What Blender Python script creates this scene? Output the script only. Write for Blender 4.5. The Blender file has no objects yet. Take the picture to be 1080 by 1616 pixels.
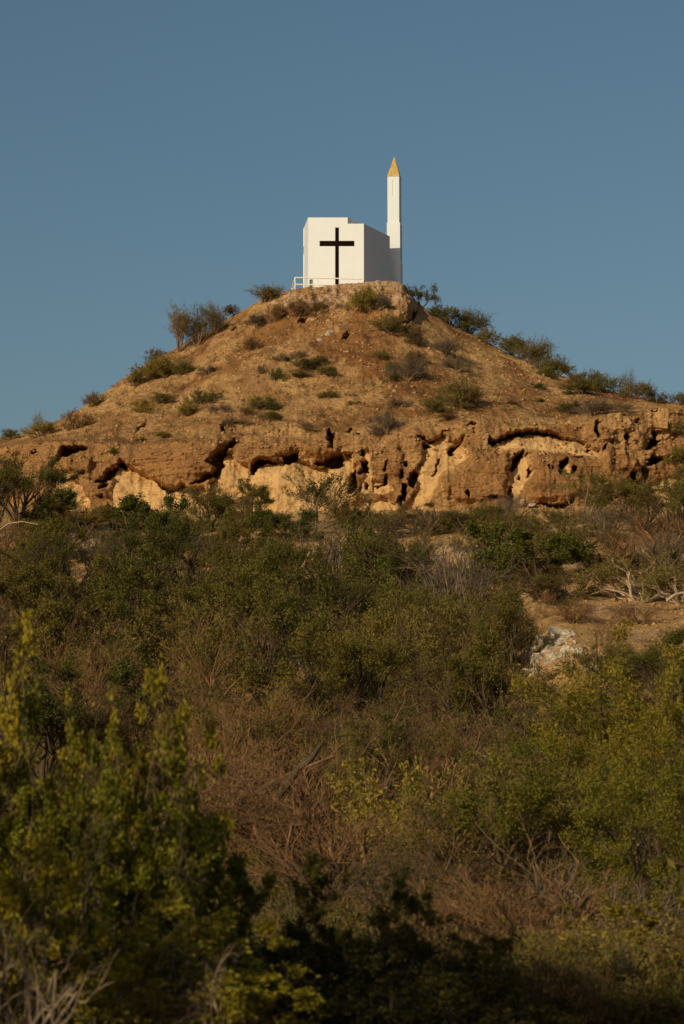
import bpy, math, random
import numpy as np
from mathutils import Vector
from mathutils.bvhtree import BVHTree

random.seed(7)
RNG = np.random.default_rng(11)
SC = bpy.context.scene
COL = SC.collection

# ------------------------------------------------------------------ camera, world, sun, exposure
FPX = 4000.0                      # focal length in photo pixels (photo is 1080 x 1616)
PITCH = math.atan(442.0 / FPX)
cam_d = bpy.data.cameras.new('camera'); cam = bpy.data.objects.new('camera', cam_d); COL.objects.link(cam)
cam.location = (0, 0, 0); cam.rotation_euler = (math.pi / 2 + PITCH, 0, 0)
cam_d.sensor_fit = 'VERTICAL'; cam_d.sensor_height = 36.0; cam_d.lens = FPX / 1616 * 36
cam_d.clip_start = 0.5; cam_d.clip_end = 9000
cam_d.dof.use_dof = True; cam_d.dof.focus_distance = 185; cam_d.dof.aperture_fstop = 2.4
SC.camera = cam
SUN_EL = math.radians(21); SUN_AZ = math.radians(33)      # azimuth: to the left of straight behind the camera
SUN_DIR = Vector((-math.sin(SUN_AZ) * math.cos(SUN_EL), -math.cos(SUN_AZ) * math.cos(SUN_EL), math.sin(SUN_EL)))
w = bpy.data.worlds.new('World'); SC.world = w; w.use_nodes = True
nt = w.node_tree; nt.nodes.clear()
sky = nt.nodes.new('ShaderNodeTexSky'); sky.sky_type = 'NISHITA'; sky.sun_disc = False
sky.sun_elevation = SUN_EL; sky.sun_rotation = math.radians(180) + SUN_AZ
sky.altitude = 0; sky.air_density = 1.0; sky.dust_density = 1.9; sky.ozone_density = 2.2
hs = nt.nodes.new('ShaderNodeHueSaturation'); hs.inputs['Saturation'].default_value = 1.04; hs.inputs['Hue'].default_value = 0.485
bg = nt.nodes.new('ShaderNodeBackground'); bg.inputs['Strength'].default_value = 0.0565
wo = nt.nodes.new('ShaderNodeOutputWorld')
nt.links.new(sky.outputs[0], hs.inputs['Color']); nt.links.new(hs.outputs[0], bg.inputs[0]); nt.links.new(bg.outputs[0], wo.inputs[0])
sd = bpy.data.lights.new('sun', 'SUN'); sun = bpy.data.objects.new('sun', sd); COL.objects.link(sun)
sd.energy = 3.3; sd.angle = math.radians(0.53); sd.color = (1.0, 0.86, 0.60)
sun.rotation_euler = SUN_DIR.to_track_quat('Z', 'Y').to_euler()
SC.view_settings.view_transform = 'Standard'; SC.view_settings.look = 'None'
SC.view_settings.exposure = 0.0; SC.view_settings.gamma = 1.0; SC.view_settings.use_curve_mapping = False
SC.render.engine = 'CYCLES'
SC.cycles.max_bounces = 6; SC.cycles.diffuse_bounces = 3; SC.cycles.transparent_max_bounces = 4
SC.cycles.use_denoising = True; SC.cycles.denoiser = 'OPENIMAGEDENOISE'; SC.cycles.denoising_input_passes = 'RGB_ALBEDO_NORMAL'; SC.cycles.denoising_prefilter = 'ACCURATE'

# ------------------------------------------------------------------ helpers
cP, sP = math.cos(PITCH), math.sin(PITCH)
def ray(px, py):
    xc = (px - 540.0) / FPX; yc = (808.0 - py) / FPX
    return np.stack(np.broadcast_arrays(xc, cP - yc * sP, sP + yc * cP), -1)
def at(px, py, d):
    r = ray(np.asarray(px, float), np.asarray(py, float)); return r * (np.asarray(d) / r[..., 1])[..., None]
def V(px, py, d): return Vector(at(px, py, d).tolist())
def project(x, y, z):
    f = y * cP + z * sP; u = -y * sP + z * cP
    return 540 + FPX * x / f, 808 - FPX * u / f
def sstep(a, b, v):
    t = np.clip((v - a) / (b - a), 0, 1); return t * t * (3 - 2 * t)
_perm = np.random.default_rng(3).integers(0, 2**31, 4096)
def _hash(ix, iy, iz):
    h = (ix * 374761393 + iy * 668265263 + iz * 2147483647 * 3 + 12345) & 0x7fffffff
    h = (h ^ (h >> 13)) * 1274126177 & 0x7fffffff
    return (_perm[(h ^ (h >> 16)) & 4095] & 0xffff) / 65535.0
def vnoise(x, y, z):
    x, y, z = np.broadcast_arrays(x, y, z)
    fx, fy, fz = np.floor(x), np.floor(y), np.floor(z)
    ix, iy, iz = fx.astype(np.int64), fy.astype(np.int64), fz.astype(np.int64)
    a, b, c = x - fx, y - fy, z - fz
    a = a * a * (3 - 2 * a); b = b * b * (3 - 2 * b); c = c * c * (3 - 2 * c)
    r = 0
    for dx in (0, 1):
        for dy in (0, 1):
            for dz in (0, 1):
                r = r + _hash(ix + dx, iy + dy, iz + dz) * (a if dx else 1 - a) * (b if dy else 1 - b) * (c if dz else 1 - c)
    return r * 2 - 1
def fbm(x, y, z, f, octs=4, gain=.5):
    r = 0; amp = 1; tot = 0
    for i in range(octs):
        r = r + amp * vnoise(x * f + 17.3 * i, y * f + 5.1 * i, z * f + 31.7 * i); tot += amp; amp *= gain; f *= 2.03
    return r / tot
def ridged(x, y, z, f, octs=3):
    r = 0; amp = 1; tot = 0
    for i in range(octs):
        r = r + amp * (1 - 2 * np.abs(vnoise(x * f + 9.3 * i, y * f + 2.1 * i, z * f + 1.7 * i))); tot += amp; amp *= .5; f *= 2.1
    return r / tot

def make_mesh(name, verts, quads, mat=None, smooth=False, attrs=None):
    me = bpy.data.meshes.new(name)
    verts = np.asarray(verts, np.float32); quads = np.asarray(quads, np.int32)
    n = quads.shape[1]
    me.vertices.add(len(verts)); me.vertices.foreach_set('co', verts.ravel())
    me.loops.add(quads.size); me.loops.foreach_set('vertex_index', quads.ravel())
    me.polygons.add(len(quads)); me.polygons.foreach_set('loop_start', np.arange(0, quads.size, n, dtype=np.int32))
    if smooth: me.polygons.foreach_set('use_smooth', np.ones(len(quads), bool))
    for k, v in (attrs or {}).items():
        a = me.attributes.new(k, 'FLOAT', 'POINT'); a.data.foreach_set('value', np.asarray(v, np.float32))
    if mat: me.materials.append(mat)
    me.update(calc_edges=True)
    return me
def link(name, me, parent=None, loc=None):
    o = bpy.data.objects.new(name, me); COL.objects.link(o)
    if parent is not None: o.parent = parent
    if loc is not None: o.location = loc
    return o
def tag(o, label=None, cat=None, group=None, kind=None):
    for k, v in (('label', label), ('category', cat), ('group', group), ('kind', kind)):
        if v: o[k] = v
    return o
def grid_quads(nr, nc):
    i = np.arange(nr * nc).reshape(nr, nc)
    return np.stack([i[:-1, :-1], i[:-1, 1:], i[1:, 1:], i[1:, :-1]], -1).reshape(-1, 4)
def box_bm(x0, x1, y0, y1, z0, z1):
    v = [(x, y, z) for z in (z0, z1) for (x, y) in ((x0, y0), (x1, y0), (x1, y1), (x0, y1))]
    f = [(0, 3, 2, 1), (4, 5, 6, 7), (0, 1, 5, 4), (1, 2, 6, 5), (2, 3, 7, 6), (3, 0, 4, 7)]
    return v, f

# ------------------------------------------------------------------ materials
def mat_new(name):
    m = bpy.data.materials.new(name); m.use_nodes = True
    n = m.node_tree; b = n.nodes['Principled BSDF']; b.inputs['Roughness'].default_value = .9
    b.inputs['Specular IOR Level'].default_value = .15
    return m, n, b
def N(nt_, t, **kw):
    n = nt_.nodes.new(t)
    for k, v in kw.items(): setattr(n, k, v)
    return n
def noise_node(nt_, coord, scale, detail=6, rough=.6, dist=0):
    n = N(nt_, 'ShaderNodeTexNoise'); n.inputs['Scale'].default_value = scale; n.inputs['Detail'].default_value = detail
    n.inputs['Roughness'].default_value = rough; n.inputs['Distortion'].default_value = dist
    nt_.links.new(coord, n.inputs['Vector']); return n
def ramp(nt_, inp, stops):
    r = N(nt_, 'ShaderNodeValToRGB'); e = r.color_ramp.elements
    while len(e) < len(stops): e.new(.5)
    for i, (p, c) in enumerate(stops):
        e[i].position = p; e[i].color = (c[0], c[1], c[2], 1) if not isinstance(c, (int, float)) else (c, c, c, 1)
    nt_.links.new(inp, r.inputs[0]); return r
def mix(nt_, fac, a, b, mode='MIX'):
    m = N(nt_, 'ShaderNodeMix', data_type='RGBA', blend_type=mode)
    for s, v in ((m.inputs[0], fac), (m.inputs[6], a), (m.inputs[7], b)):
        if isinstance(v, (int, float)): s.default_value = v
        elif isinstance(v, tuple): s.default_value = (*v, 1)
        else: nt_.links.new(v, s)
    return m.outputs[2]

def earth_material(name, soil=True):
    m, n, b = mat_new(name)
    co = N(n, 'ShaderNodeTexCoord').outputs['Object']
    big = noise_node(n, co, .22, 5, .6, .4); mid = noise_node(n, co, 1.3, 7, .65, .3); fine = noise_node(n, co, 7, 6, .7)
    crust = ramp(n, mid.outputs[0], [(.30, (.16, .080, .034)), (.43, (.27, .145, .058)), (.57, (.40, .222, .088)), (.72, (.52, .31, .13))]).outputs[0]
    crust2 = mix(n, ramp(n, big.outputs[0], [(.42, 0), (.66, 1)]).outputs[0], crust, (.48, .275, .105))
    crust3 = mix(n, .7, crust2, ramp(n, fine.outputs[0], [(.32, (.18, .17, .16)), (.47, (.85, .85, .85)), (.70, (1.6, 1.55, 1.5))]).outputs[0], 'MULTIPLY')
    tan = ramp(n, mid.outputs[0], [(.30, (.44, .25, .100)), (.5, (.60, .365, .150)), (.7, (.70, .44, .19))]).outputs[0]
    tan = mix(n, .35, tan, ramp(n, fine.outputs[0], [(.3, (.55, .5, .5)), (.6, (1.1, 1.1, 1.1))]).outputs[0], 'MULTIPLY')
    at_ = N(n, 'ShaderNodeAttribute', attribute_name='sandstone')
    red = N(n, 'ShaderNodeAttribute', attribute_name='dark_crust_and_holes')
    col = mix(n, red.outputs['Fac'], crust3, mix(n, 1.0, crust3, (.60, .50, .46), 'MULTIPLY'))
    col = mix(n, at_.outputs['Fac'], col, tan)
    pale = N(n, 'ShaderNodeAttribute', attribute_name='pale')
    n.links.new(mix(n, pale.outputs['Fac'], col, mix(n, .6, (.86, .66, .46), crust3, 'MULTIPLY')), b.inputs['Base Color'])
    b1 = N(n, 'ShaderNodeBump'); b1.inputs['Strength'].default_value = .9; b1.inputs['Distance'].default_value = .14
    hgt = N(n, 'ShaderNodeMath', operation='ADD'); n.links.new(noise_node(n, co, 4.5, 8, .72).outputs[0], hgt.inputs[0])
    vo = N(n, 'ShaderNodeTexVoronoi'); vo.inputs['Scale'].default_value = 3.2; n.links.new(co, vo.inputs['Vector'])
    mm = N(n, 'ShaderNodeMath', operation='MULTIPLY'); mm.inputs[1].default_value = .35; n.links.new(vo.outputs['Distance'], mm.inputs[0])
    n.links.new(mm.outputs[0], hgt.inputs[1]); n.links.new(hgt.outputs[0], b1.inputs['Height'])
    n.links.new(b1.outputs[0], b.inputs['Normal']); b.inputs['Specular IOR Level'].default_value = .05
    return m
M_EARTH = earth_material('eroded_earth')

def plain(name, col, rough=.85, var=.12, scale=6, spec=.2, bump=0):
    m, n, b = mat_new(name); b.inputs['Roughness'].default_value = rough; b.inputs['Specular IOR Level'].default_value = spec
    co = N(n, 'ShaderNodeTexCoord').outputs['Object']; t = noise_node(n, co, scale, 6, .6)
    r = ramp(n, t.outputs[0], [(.3, tuple(c * (1 - var) for c in col)), (.7, tuple(min(1, c * (1 + var)) for c in col))])
    cc = r.outputs[0]
    if name.startswith('bark'):
        oi = N(n, 'ShaderNodeObjectInfo'); cc = mix(n, 1.0, cc, ramp(n, oi.outputs['Random'], [(0, (.62, .64, .66)), (.5, (1, 1, 1)), (1, (1.3, 1.25, 1.1))]).outputs[0], 'MULTIPLY')
    n.links.new(cc, b.inputs['Base Color'])
    if bump:
        bp = N(n, 'ShaderNodeBump'); bp.inputs['Strength'].default_value = .4; bp.inputs['Distance'].default_value = bump
        n.links.new(t.outputs[0], bp.inputs['Height']); n.links.new(bp.outputs[0], b.inputs['Normal'])
    return m

def leaf_material(name, dark, light, accent, transl=.3):
    m, n, b = mat_new(name); b.inputs['Roughness'].default_value = .6; b.inputs['Specular IOR Level'].default_value = .15
    a = N(n, 'ShaderNodeAttribute', attribute_name='tint')
    oi = N(n, 'ShaderNodeObjectInfo')
    r = ramp(n, a.outputs['Fac'], [(0, dark), (.6, light), (.93, light), (1, accent)]).outputs[0]
    k = ramp(n, oi.outputs['Random'], [(0, (.58, .64, .60)), (.35, (.95, 1.0, .9)), (.7, (1.12, 1.06, .95)), (1, (1.35, 1.18, 1.1))]).outputs[0]
    c = mix(n, 1.0, r, k, 'MULTIPLY'); n.links.new(c, b.inputs['Base Color'])
    t = N(n, 'ShaderNodeBsdfTranslucent'); n.links.new(c, t.inputs['Color'])
    ms = N(n, 'ShaderNodeMixShader'); ms.inputs[0].default_value = transl
    n.links.new(b.outputs[0], ms.inputs[1]); n.links.new(t.outputs[0], ms.inputs[2])
    n.links.new(ms.outputs[0], n.nodes['Material Output'].inputs['Surface'])
    return m
L_GREEN = leaf_material('tamarisk_leaf', (0.03, 0.032, 0.007), (0.150, 0.128, 0.024), (0.24, 0.16, 0.04))
L_BRIGHT = leaf_material('fresh_leaf', (0.036, 0.05, 0.006), (0.13, 0.128, 0.02), (0.24, 0.2, 0.03))
L_OLIVE = leaf_material('olive_leaf', (0.06, 0.052, 0.012), (0.19, 0.148, 0.034), (0.28, 0.19, 0.06))
L_YELLOW = leaf_material('yellow_leaf', (0.1, 0.09, 0.01), (0.26, 0.21, 0.026), (0.34, 0.26, 0.05))
L_MESQ = leaf_material('mesquite_leaf', (0.05, 0.044, 0.005), (0.225, 0.188, 0.021), (0.28, 0.19, 0.025))
L_FORE = leaf_material('leathery_leaf', (0.026, 0.026, 0.004), (0.26, 0.222, 0.018), (0.38, 0.28, 0.035), .35)
L_HILL = leaf_material('hill_leaf', (0.065, 0.058, 0.017), (0.2, 0.165, 0.045), (0.28, 0.2, 0.07))
L_SHADED = leaf_material('shaded_leaf', (0.02, 0.019, 0.004), (0.09, 0.075, 0.013), (0.13, 0.09, 0.02))  # leaf colour darkened to carry the shade at the bottom middle
L_BROWN = leaf_material('dry_leaf', (0.075, 0.045, 0.017), (0.19, 0.118, 0.045), (0.28, 0.19, 0.08), .2)
L_PURPLE = leaf_material('grey_twig', (0.075, 0.054, 0.036), (0.16, 0.112, 0.075), (0.24, 0.18, 0.12), .1)
B_BROWN = plain('bark_brown', (.10, .064, .034), var=.35, scale=3)
B_RED = plain('bark_reddish', (.20, .108, .050), var=.6, scale=3)
B_GREY = plain('bark_grey', (.175, .125, .075), var=.3, scale=3)
B_PALE = plain('bark_pale', (.34, .25, .155), var=.3, scale=4, bump=.01)
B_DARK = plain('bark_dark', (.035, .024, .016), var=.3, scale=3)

# ------------------------------------------------------------------ terrain
def G(x, y, rough=True):
    z = np.interp(y, [-60, 0, 15, 30, 45, 60, 80, 100, 120, 140, 155, 166, 175], [-1.8, -1.8, -2.4, -3.2, -3.1, -2.3, -.2, 3.2, 7.2, 12, 15.8, 18.4, 20.5])
    if rough:
        z = z + .5 * fbm(x, y, 0 * x, .07, 3) * sstep(20, 60, y) + .12 * fbm(x, y, 0 * x, .6, 3)
    z = z - 2.1 * sstep(75, 100, y) * sstep(154, 138, y) * (1 - sstep(7, 11, x) * sstep(105, 118, y))
    wgt = np.exp(-(np.abs(x) / 130.0) ** 4)
    return -3 + (z + 3) * wgt
def axis(segs):
    out = []
    for a, b_, s in segs: out.append(np.arange(a, b_, s))
    return np.concatenate(out + [[segs[-1][1]]])
gx = axis([(-4000, -600, 400), (-600, -80, 20), (-80, -32, 3), (-32, 32, .5), (32, 80, 3), (80, 600, 20), (600, 4000, 400)])
gy = axis([(-4000, -400, 400), (-400, -20, 20), (-20, 60, 1.2), (60, 166, .5), (166, 300, 8), (300, 6000, 300)])
X, Y = np.meshgrid(gx, gy)
Z = G(X, Y); Z = Z - 3 * sstep(160, 167, Y); Z = np.where(Y > 166, Z + (-4 - Z) * sstep(170, 205, Y), Z)
Z += .10 * fbm(X, Y, Z * 0, 1.4, 3) * (np.abs(X) < 40)
gm = make_mesh('ground', np.stack([X, Y, Z], -1).reshape(-1, 3), grid_quads(*X.shape), M_EARTH, True,
               {'sandstone': np.clip(.35 + .5 * fbm(X, Y, Z * 0, .3, 3), 0, 1).ravel(), 'dark_crust_and_holes': np.zeros(X.size),
                'pale': np.clip(sstep(.15, .5, fbm(X + 50, Y, Z * 0, .25, 3)) * .6, 0, 1).ravel()})
ground = tag(link('ground', gm), kind='structure')

# hill mesh: columns across, rows running from the valley, up the cliff, over the mound and down behind
hx = axis([(-200, -60, 14), (-60, -31, .8), (-31, 31, .07), (31, 60, .8), (60, 200, 14)])
nx = len(hx)
yc = 168 + 5 * np.clip(hx / 27, -2.2, 2.2) ** 2
pxc = 540 + FPX * hx / (yc * 1.01)
pyTop = np.interp(pxc, [-600, -100, 0, 60, 120, 200, 260, 330, 420, 520, 600, 700, 800, 900, 950, 1000, 1080, 1250, 1700],
                  [745, 722, 708, 698, 696, 704, 704, 690, 694, 690, 692, 684, 668, 662, 656, 652, 650, 668, 720])
zc = at(pxc, pyTop, yc)[:, 2]
yr = 192.5 + 2.5 * sstep(3.5, 10, np.abs(hx - 1))
pxr = 540 + FPX * hx / (yr * 1.01)
SIL = [(-1200, 860), (-500, 770), (-200, 722), (0, 694), (60, 680), (100, 664), (150, 634), (200, 598), (240, 574), (290, 545), (320, 528), (345, 507), (370, 492), (400, 474),
       (430, 466), (460, 459), (480, 457), (520, 454), (550, 450), (590, 446), (625, 446), (640, 452), (655, 474), (690, 494), (740, 524),
       (790, 553), (850, 588), (900, 607), (960, 625), (1010, 636), (1080, 643), (1250, 664), (1600, 740), (2200, 860)]
zr = at(pxr, np.interp(pxr, [s[0] for s in SIL], [s[1] for s in SIL]), yr)[:, 2]
pl = 12 * np.exp(-(np.abs(hx - 1.0) / 4.9) ** 6)
far = np.exp(-(np.abs(hx) / 120.0) ** 4)
rows = []; sect = []
def addrow(x, y, z, s): rows.append((x, y, z)); sect.append(s)
zf = G(hx, yc - 1.8, False)
for t in np.linspace(0, 1, 14): 
    y = (yc - 10) + 8.2 * t; addrow(hx, y, G(hx, y, False) - .4 * (1 - t) ** 2, 0)
NCL = 140
for i in range(1, NCL + 1):
    t = i / NCL; z = zf + (zc - zf) * t; y = yc - 1.8 + 1.8 * t ** 1.3
    addrow(hx, y, z, 1)
NS = 290
for i in range(1, NS + 1):
    t = i / NS; y = yc + (yr - yc) * t
    g = t ** .93 if False else t + .05 * np.sin(math.pi * t) - .03 * np.sin(2 * math.pi * t)
    addrow(hx, y, zc + (zr - zc) * g, 2)
for i in range(1, 13):
    t = i / 12; addrow(hx, yr + (pl + .3) * t, zr + 0 * hx, 3)
for i in range(1, 30):
    t = i / 29; addrow(hx, yr + pl + .3 + 75 * t ** 1.5, zr + (-5 - zr) * (t ** 1.6 * .6 + .4 * sstep(0, 1, t)), 4)
HX = np.array([r[0] for r in rows]); HY = np.array([r[1] for r in rows]); HZ = np.array([r[2] for r in rows])
SE = np.array(sect)[:, None] * np.ones_like(HX)
HZ = -5 + (HZ + 5) * np.exp(-(np.abs(HX) / 140.0) ** 6)
PX, PY = project(HX, HY, HZ)
cliffw = sstep(830, 790, PY) * sstep(620, 690, PY)      # where the cliff relief acts (chart pixels)
front = (SE <= 2)

def inside(poly, px, py):
    """signed distance (positive inside) to a polygon in chart pixels"""
    p = np.array(poly, float); ins = np.zeros(px.shape, bool); d2 = np.full(px.shape, 1e9)
    for a, b_ in zip(p, np.roll(p, -1, 0)):
        c = (a[1] > py) != (b_[1] > py)
        ins ^= c & (px < (b_[0] - a[0]) * (py - a[1]) / (b_[1] - a[1] + 1e-12) + a[0])
        e = b_ - a; t = np.clip(((px - a[0]) * e[0] + (py - a[1]) * e[1]) / (e @ e + 1e-9), 0, 1)
        d2 = np.minimum(d2, (px - a[0] - t * e[0]) ** 2 + (py - a[1] - t * e[1]) ** 2)
    d = np.sqrt(d2); return np.where(ins, d, -d)
def field(poly, pad=14):
    p = np.array(poly, float)
    m = (PX > p[:, 0].min() - pad) & (PX < p[:, 0].max() + pad) & (PY > p[:, 1].min() - pad) & (PY < p[:, 1].max() + pad) & front
    out = np.full(PX.shape, -99.0)
    if m.any(): out[m] = inside(poly, PXW[m], PYW[m])
    return out, p[:, 1].min(), p[:, 1].max()
PXW = PX + 3.2 * vnoise(PX * .09, PY * .09, 0 * PX) + 1.6 * vnoise(PX * .3, PY * .3, 0 * PX + 7)
PYW = PY + 3.0 * vnoise(PX * .09, PY * .09, 0 * PX + 4) + 1.8 * vnoise(PX * .35, PY * .25, 0 * PX + 9)

TAN = [  # (outline, depth at the brow, fall-off length in chart pixels)
 ([(76,775),(88,742),(104,741),(114,757),(128,762),(134,775),(150,812),(72,812)], .7, 40),
 ([(176,738),(182,731),(206,735),(240,754),(275,769),(300,769),(322,765),(332,812),(172,812),(176,765)], 1.3, 26),
 ([(326,800),(330,765),(345,745),(352,722),(357,710),(375,725),(392,735),(398,745),(403,732),(415,724),(440,727),(450,729),(462,715),(472,718),(480,726),(498,731),(520,731),(545,714),(556,712),(566,735),(556,760),(552,812),(326,812)], 1.25, 30),
 ([(570,708),(583,706),(585,730),(592,753),(612,757),(622,775),(600,778),(575,780),(562,772),(578,745)], .8, 50),
 ([(560,790),(600,786),(625,795),(625,812),(556,812)], .5, 30),
 ([(628,812),(642,790),(658,776),(655,742),(668,720),(665,704),(672,696),(700,690),(714,700),(736,690),(732,700),(741,722),(726,735),(706,745),(692,752),(682,785),(668,812)], .9, 55),
 ([(772,705),(788,698),(800,690),(815,681),(845,677),(880,680),(902,682),(915,689),(928,700),(950,716),(944,724),(910,720),(880,715),(840,711),(798,710)], 1.2, 14),
 ([(806,742),(820,722),(832,716),(836,735),(846,745),(834,756),(826,768),(815,790),(806,780)], .7, 40),
 ([(888,754),(893,733),(898,742),(895,757)], .5, 30),
 ([(1010,800),(1018,770),(1040,755),(1085,750),(1085,790)], .5, 40),
]
HOLE = [
 ([(87,726),(96,706),(120,702),(141,706),(140,711),(118,714),(104,723)], 2.2), ([(121,746),(135,745),(136,749),(123,750)], .8), ([(50,711),(57,708),(60,714),(54,718)], 1.0),
 ([(176,735),(182,736),(174,756),(163,760),(167,743)], 1.5), ([(157,771),(161,764),(170,762),(168,770)], 1.0), ([(180,731),(190,726),(206,733),(198,738)], 1.6), ([(152,757),(168,755),(168,761),(152,761)], 1.),
 ([(214,682),(230,668),(231,673),(217,686)], .8), ([(152,782),(162,780),(160,788)], .8),
 ([(300,763),(312,755),(338,738),(326,729),(340,714),(356,707),(372,692),(377,695),(366,706),(356,716),(352,737),(346,750),(322,760)], 2.0),
 ([(350,683),(352,675),(358,674),(358,684)], 1.2), ([(242,757),(262,766),(292,764),(300,768),(262,774)], 1.4),
 ([(396,737),(400,730),(412,722),(440,726),(425,729),(406,739),(402,749),(396,748)], 1.8), ([(447,731),(450,720),(462,709),(471,713),(466,724),(458,735)], 2.0),
 ([(497,729),(520,718),(528,712),(541,713),(540,733),(520,732)], 2.0), ([(549,775),(552,752),(558,741),(565,738),(563,765),(556,773)], 1.6),
 ([(517,676),(525,674),(532,681),(526,692),(525,706),(517,706),(519,690)], 1.6), ([(545,681),(552,677),(556,680),(550,683)], .9), ([(563,686),(569,684),(568,689)], .9), ([(566,710),(569,706),(573,708),(572,718)], 1.),
 ([(570,725),(576,722),(583,735),(583,746),(566,746),(572,738)], 1.8), ([(588,765),(606,761),(611,748),(616,751),(612,764),(596,767)], 1.2), ([(604,740),(608,727),(612,725),(609,740),(606,748)], 1.0), ([(576,770),(578,757),(582,764),(580,772)], .9),
 ([(644,765),(647,750),(652,741),(658,744),(656,755),(652,771)], 1.8), ([(636,732),(639,728),(646,729),(643,736),(638,738)], 1.4), ([(632,763),(642,764),(641,785),(633,800),(625,792),(632,779)], 1.9),
 ([(630,750),(634,741),(636,750),(632,753)], 1.), ([(664,697),(672,699),(680,706),(672,709),(667,706)], 1.4), ([(660,692),(672,693),(688,696),(684,698),(668,696)], 1.), ([(708,708),(716,703),(728,702),(720,711),(714,719),(710,717)], 1.5),
 ([(682,749),(688,738),(694,722),(697,722),(692,738),(685,750)], .8), ([(737,677),(742,674),(752,677),(746,680)], .9), ([(696,686),(706,687),(706,689),(698,689)], .8), ([(733,782),(737,778),(742,780),(740,786)], 1.), ([(766,787),(772,783),(784,786),(782,791),(770,790)], 1.),
 ([(769,702),(771,692),(777,697),(785,691),(800,682),(815,676),(840,673),(870,675),(892,681),(888,683),(850,679),(815,683),(800,690),(788,698),(776,704)], 2.0),
 ([(895,681),(900,682),(901,689),(897,688)], 1.1), ([(923,711),(930,704),(932,707),(926,713)], .9), ([(896,718),(905,721),(922,722),(922,725),(898,722)], .7),
 ([(804,742),(804,730),(812,720),(824,711),(826,720),(820,728),(812,742)], 1.9), ([(812,790),(806,770),(802,792),(808,800)], 1.5), ([(829,742),(835,739),(838,744),(832,753)], 1.3), ([(817,755),(820,746),(822,752),(819,758)], .8),
 ([(862,741),(864,737),(867,738),(866,743)], 1.3), ([(869,741),(870,738),(873,739),(872,742)], 1.1), ([(882,752),(884,734),(892,724),(895,729),(892,738),(886,753)], 1.8), ([(899,751),(901,739),(905,737),(907,740),(904,750)], 1.5),
 ([(846,797),(868,796),(880,797),(890,792),(905,790),(904,797),(878,804)], 1.8), ([(958,786),(975,782),(990,775),(996,768),(1008,757),(1012,762),(1000,776),(970,788)], 1.7),
 ([(936,676),(937,663),(947,668),(951,679),(943,686)], 1.6), ([(938,688),(943,680),(947,684),(944,692)], 1.), ([(984,694),(988,684),(996,690),(992,698)], 1.5), ([(1021,708),(1028,694),(1030,684),(1042,682),(1043,690),(1036,705),(1030,709)], 2.2),
 ([(1022,737),(1030,718),(1049,720),(1046,726),(1034,732),(1028,738)], 2.2), ([(1010,748),(1014,738),(1022,739),(1022,750),(1017,764),(1012,760)], 1.6), ([(994,750),(996,744),(1001,748),(1002,760),(995,764)], 1.4),
 ([(948,712),(954,706),(959,702),(961,708),(956,713)], 1.2), ([(961,695),(965,693),(967,700),(963,700)], 1.), ([(1005,670),(1008,662),(1012,664),(1012,672)], 1.2), ([(980,664),(990,661),(992,665),(982,668)], .9), ([(1026,652),(1038,651),(1038,654),(1028,655)], .9),
 ([(585,505),(612,505),(640,500),(656,489),(662,487),(658,494),(642,505),(610,509)], 1.0), ([(541,530),(550,518),(553,522),(546,531)], .7), ([(470,505),(486,500),(490,505),(478,510)], .9), ([(366,508),(373,505),(373,514),(368,516)], .8),
]
BULGE = [  # outlines that stand proud of the face, metres
 ([(180,728),(200,705),(260,690),(340,690),(360,700),(345,725),(330,742),(300,760),(262,765),(225,748)], .55, 14),
 ([(735,700),(770,715),(800,712),(806,740),(800,790),(740,795),(700,785),(695,755),(735,735)], .6, 10),
 ([(836,712),(880,714),(935,724),(1000,720),(1015,745),(985,770),(900,788),(850,795),(825,780),(842,750)], .55, 10),
 ([(920,660),(935,655),(950,665),(975,690),(955,700),(925,690)], .5, 8),
 ([(105,725),(130,716),(146,725),(142,755),(118,752),(104,738)], .6, 8), ([(148,740),(170,725),(178,735),(165,755),(172,790),(155,790),(140,770)], .5, 8),
 ([(380,700),(470,690),(540,700),(535,715),(498,727),(470,708),(440,724),(400,735),(375,718)], .5, 10),
 ([(540,470),(560,452),(600,446),(640,452),(656,480),(640,500),(600,505),(580,496),(556,492)], .75, 9), ([(600,720),(625,700),(640,712),(630,760),(615,748)], .4, 8),
 ([(535,520),(548,512),(553,520),(545,532),(536,530)], .5, 4),
]
dy = np.zeros_like(HX); sandst = np.zeros_like(HX); darkc = np.zeros_like(HX)
fr = front.astype(float)
dy -= cliffw * fr * (.9 * fbm(HX, HY * 0, HZ, .16, 2) + .45 * ridged(HX, HY * 0, HZ, .42, 3) * .8 + .22 * fbm(HX, HY * .5, HZ, 1.6, 4, .6))
dy -= cliffw * fr * (.13 * ridged(HX * .30, HX * 0, HZ * 2.4 + .3 * vnoise(HX * .2, HX * 0, HX * 0), 1.0, 3) + .16 * ridged(HX * 1.5, HX * 0, HZ * .35, 1.0, 3) + .07 * np.abs(vnoise(HX * 4, HY * 0, HZ * 5)))
lower = sstep(812, 770, PY) * cliffw
for poly, amt, soft in BULGE:
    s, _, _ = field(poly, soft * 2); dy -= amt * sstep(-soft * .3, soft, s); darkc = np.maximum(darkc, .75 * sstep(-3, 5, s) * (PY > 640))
for poly, dep, L in TAN:
    s, t0, t1 = field(poly)
    m = sstep(-.8, 1.6, s)
    # depth is greatest under the brow of each column and runs out towards the foot
    top = np.full(nx, 1e9); P = np.where(s > -1, PY, 1e9); top = P.min(0)
    below = np.clip(PY - top[None, :], 0, 999)
    dy += m * dep * (.05 + .95 * np.exp(-np.where(below > 900, 0, below) / L)) + m * dep * .05
    sandst = np.maximum(sandst, sstep(-1.5, 1.0, s))
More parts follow.
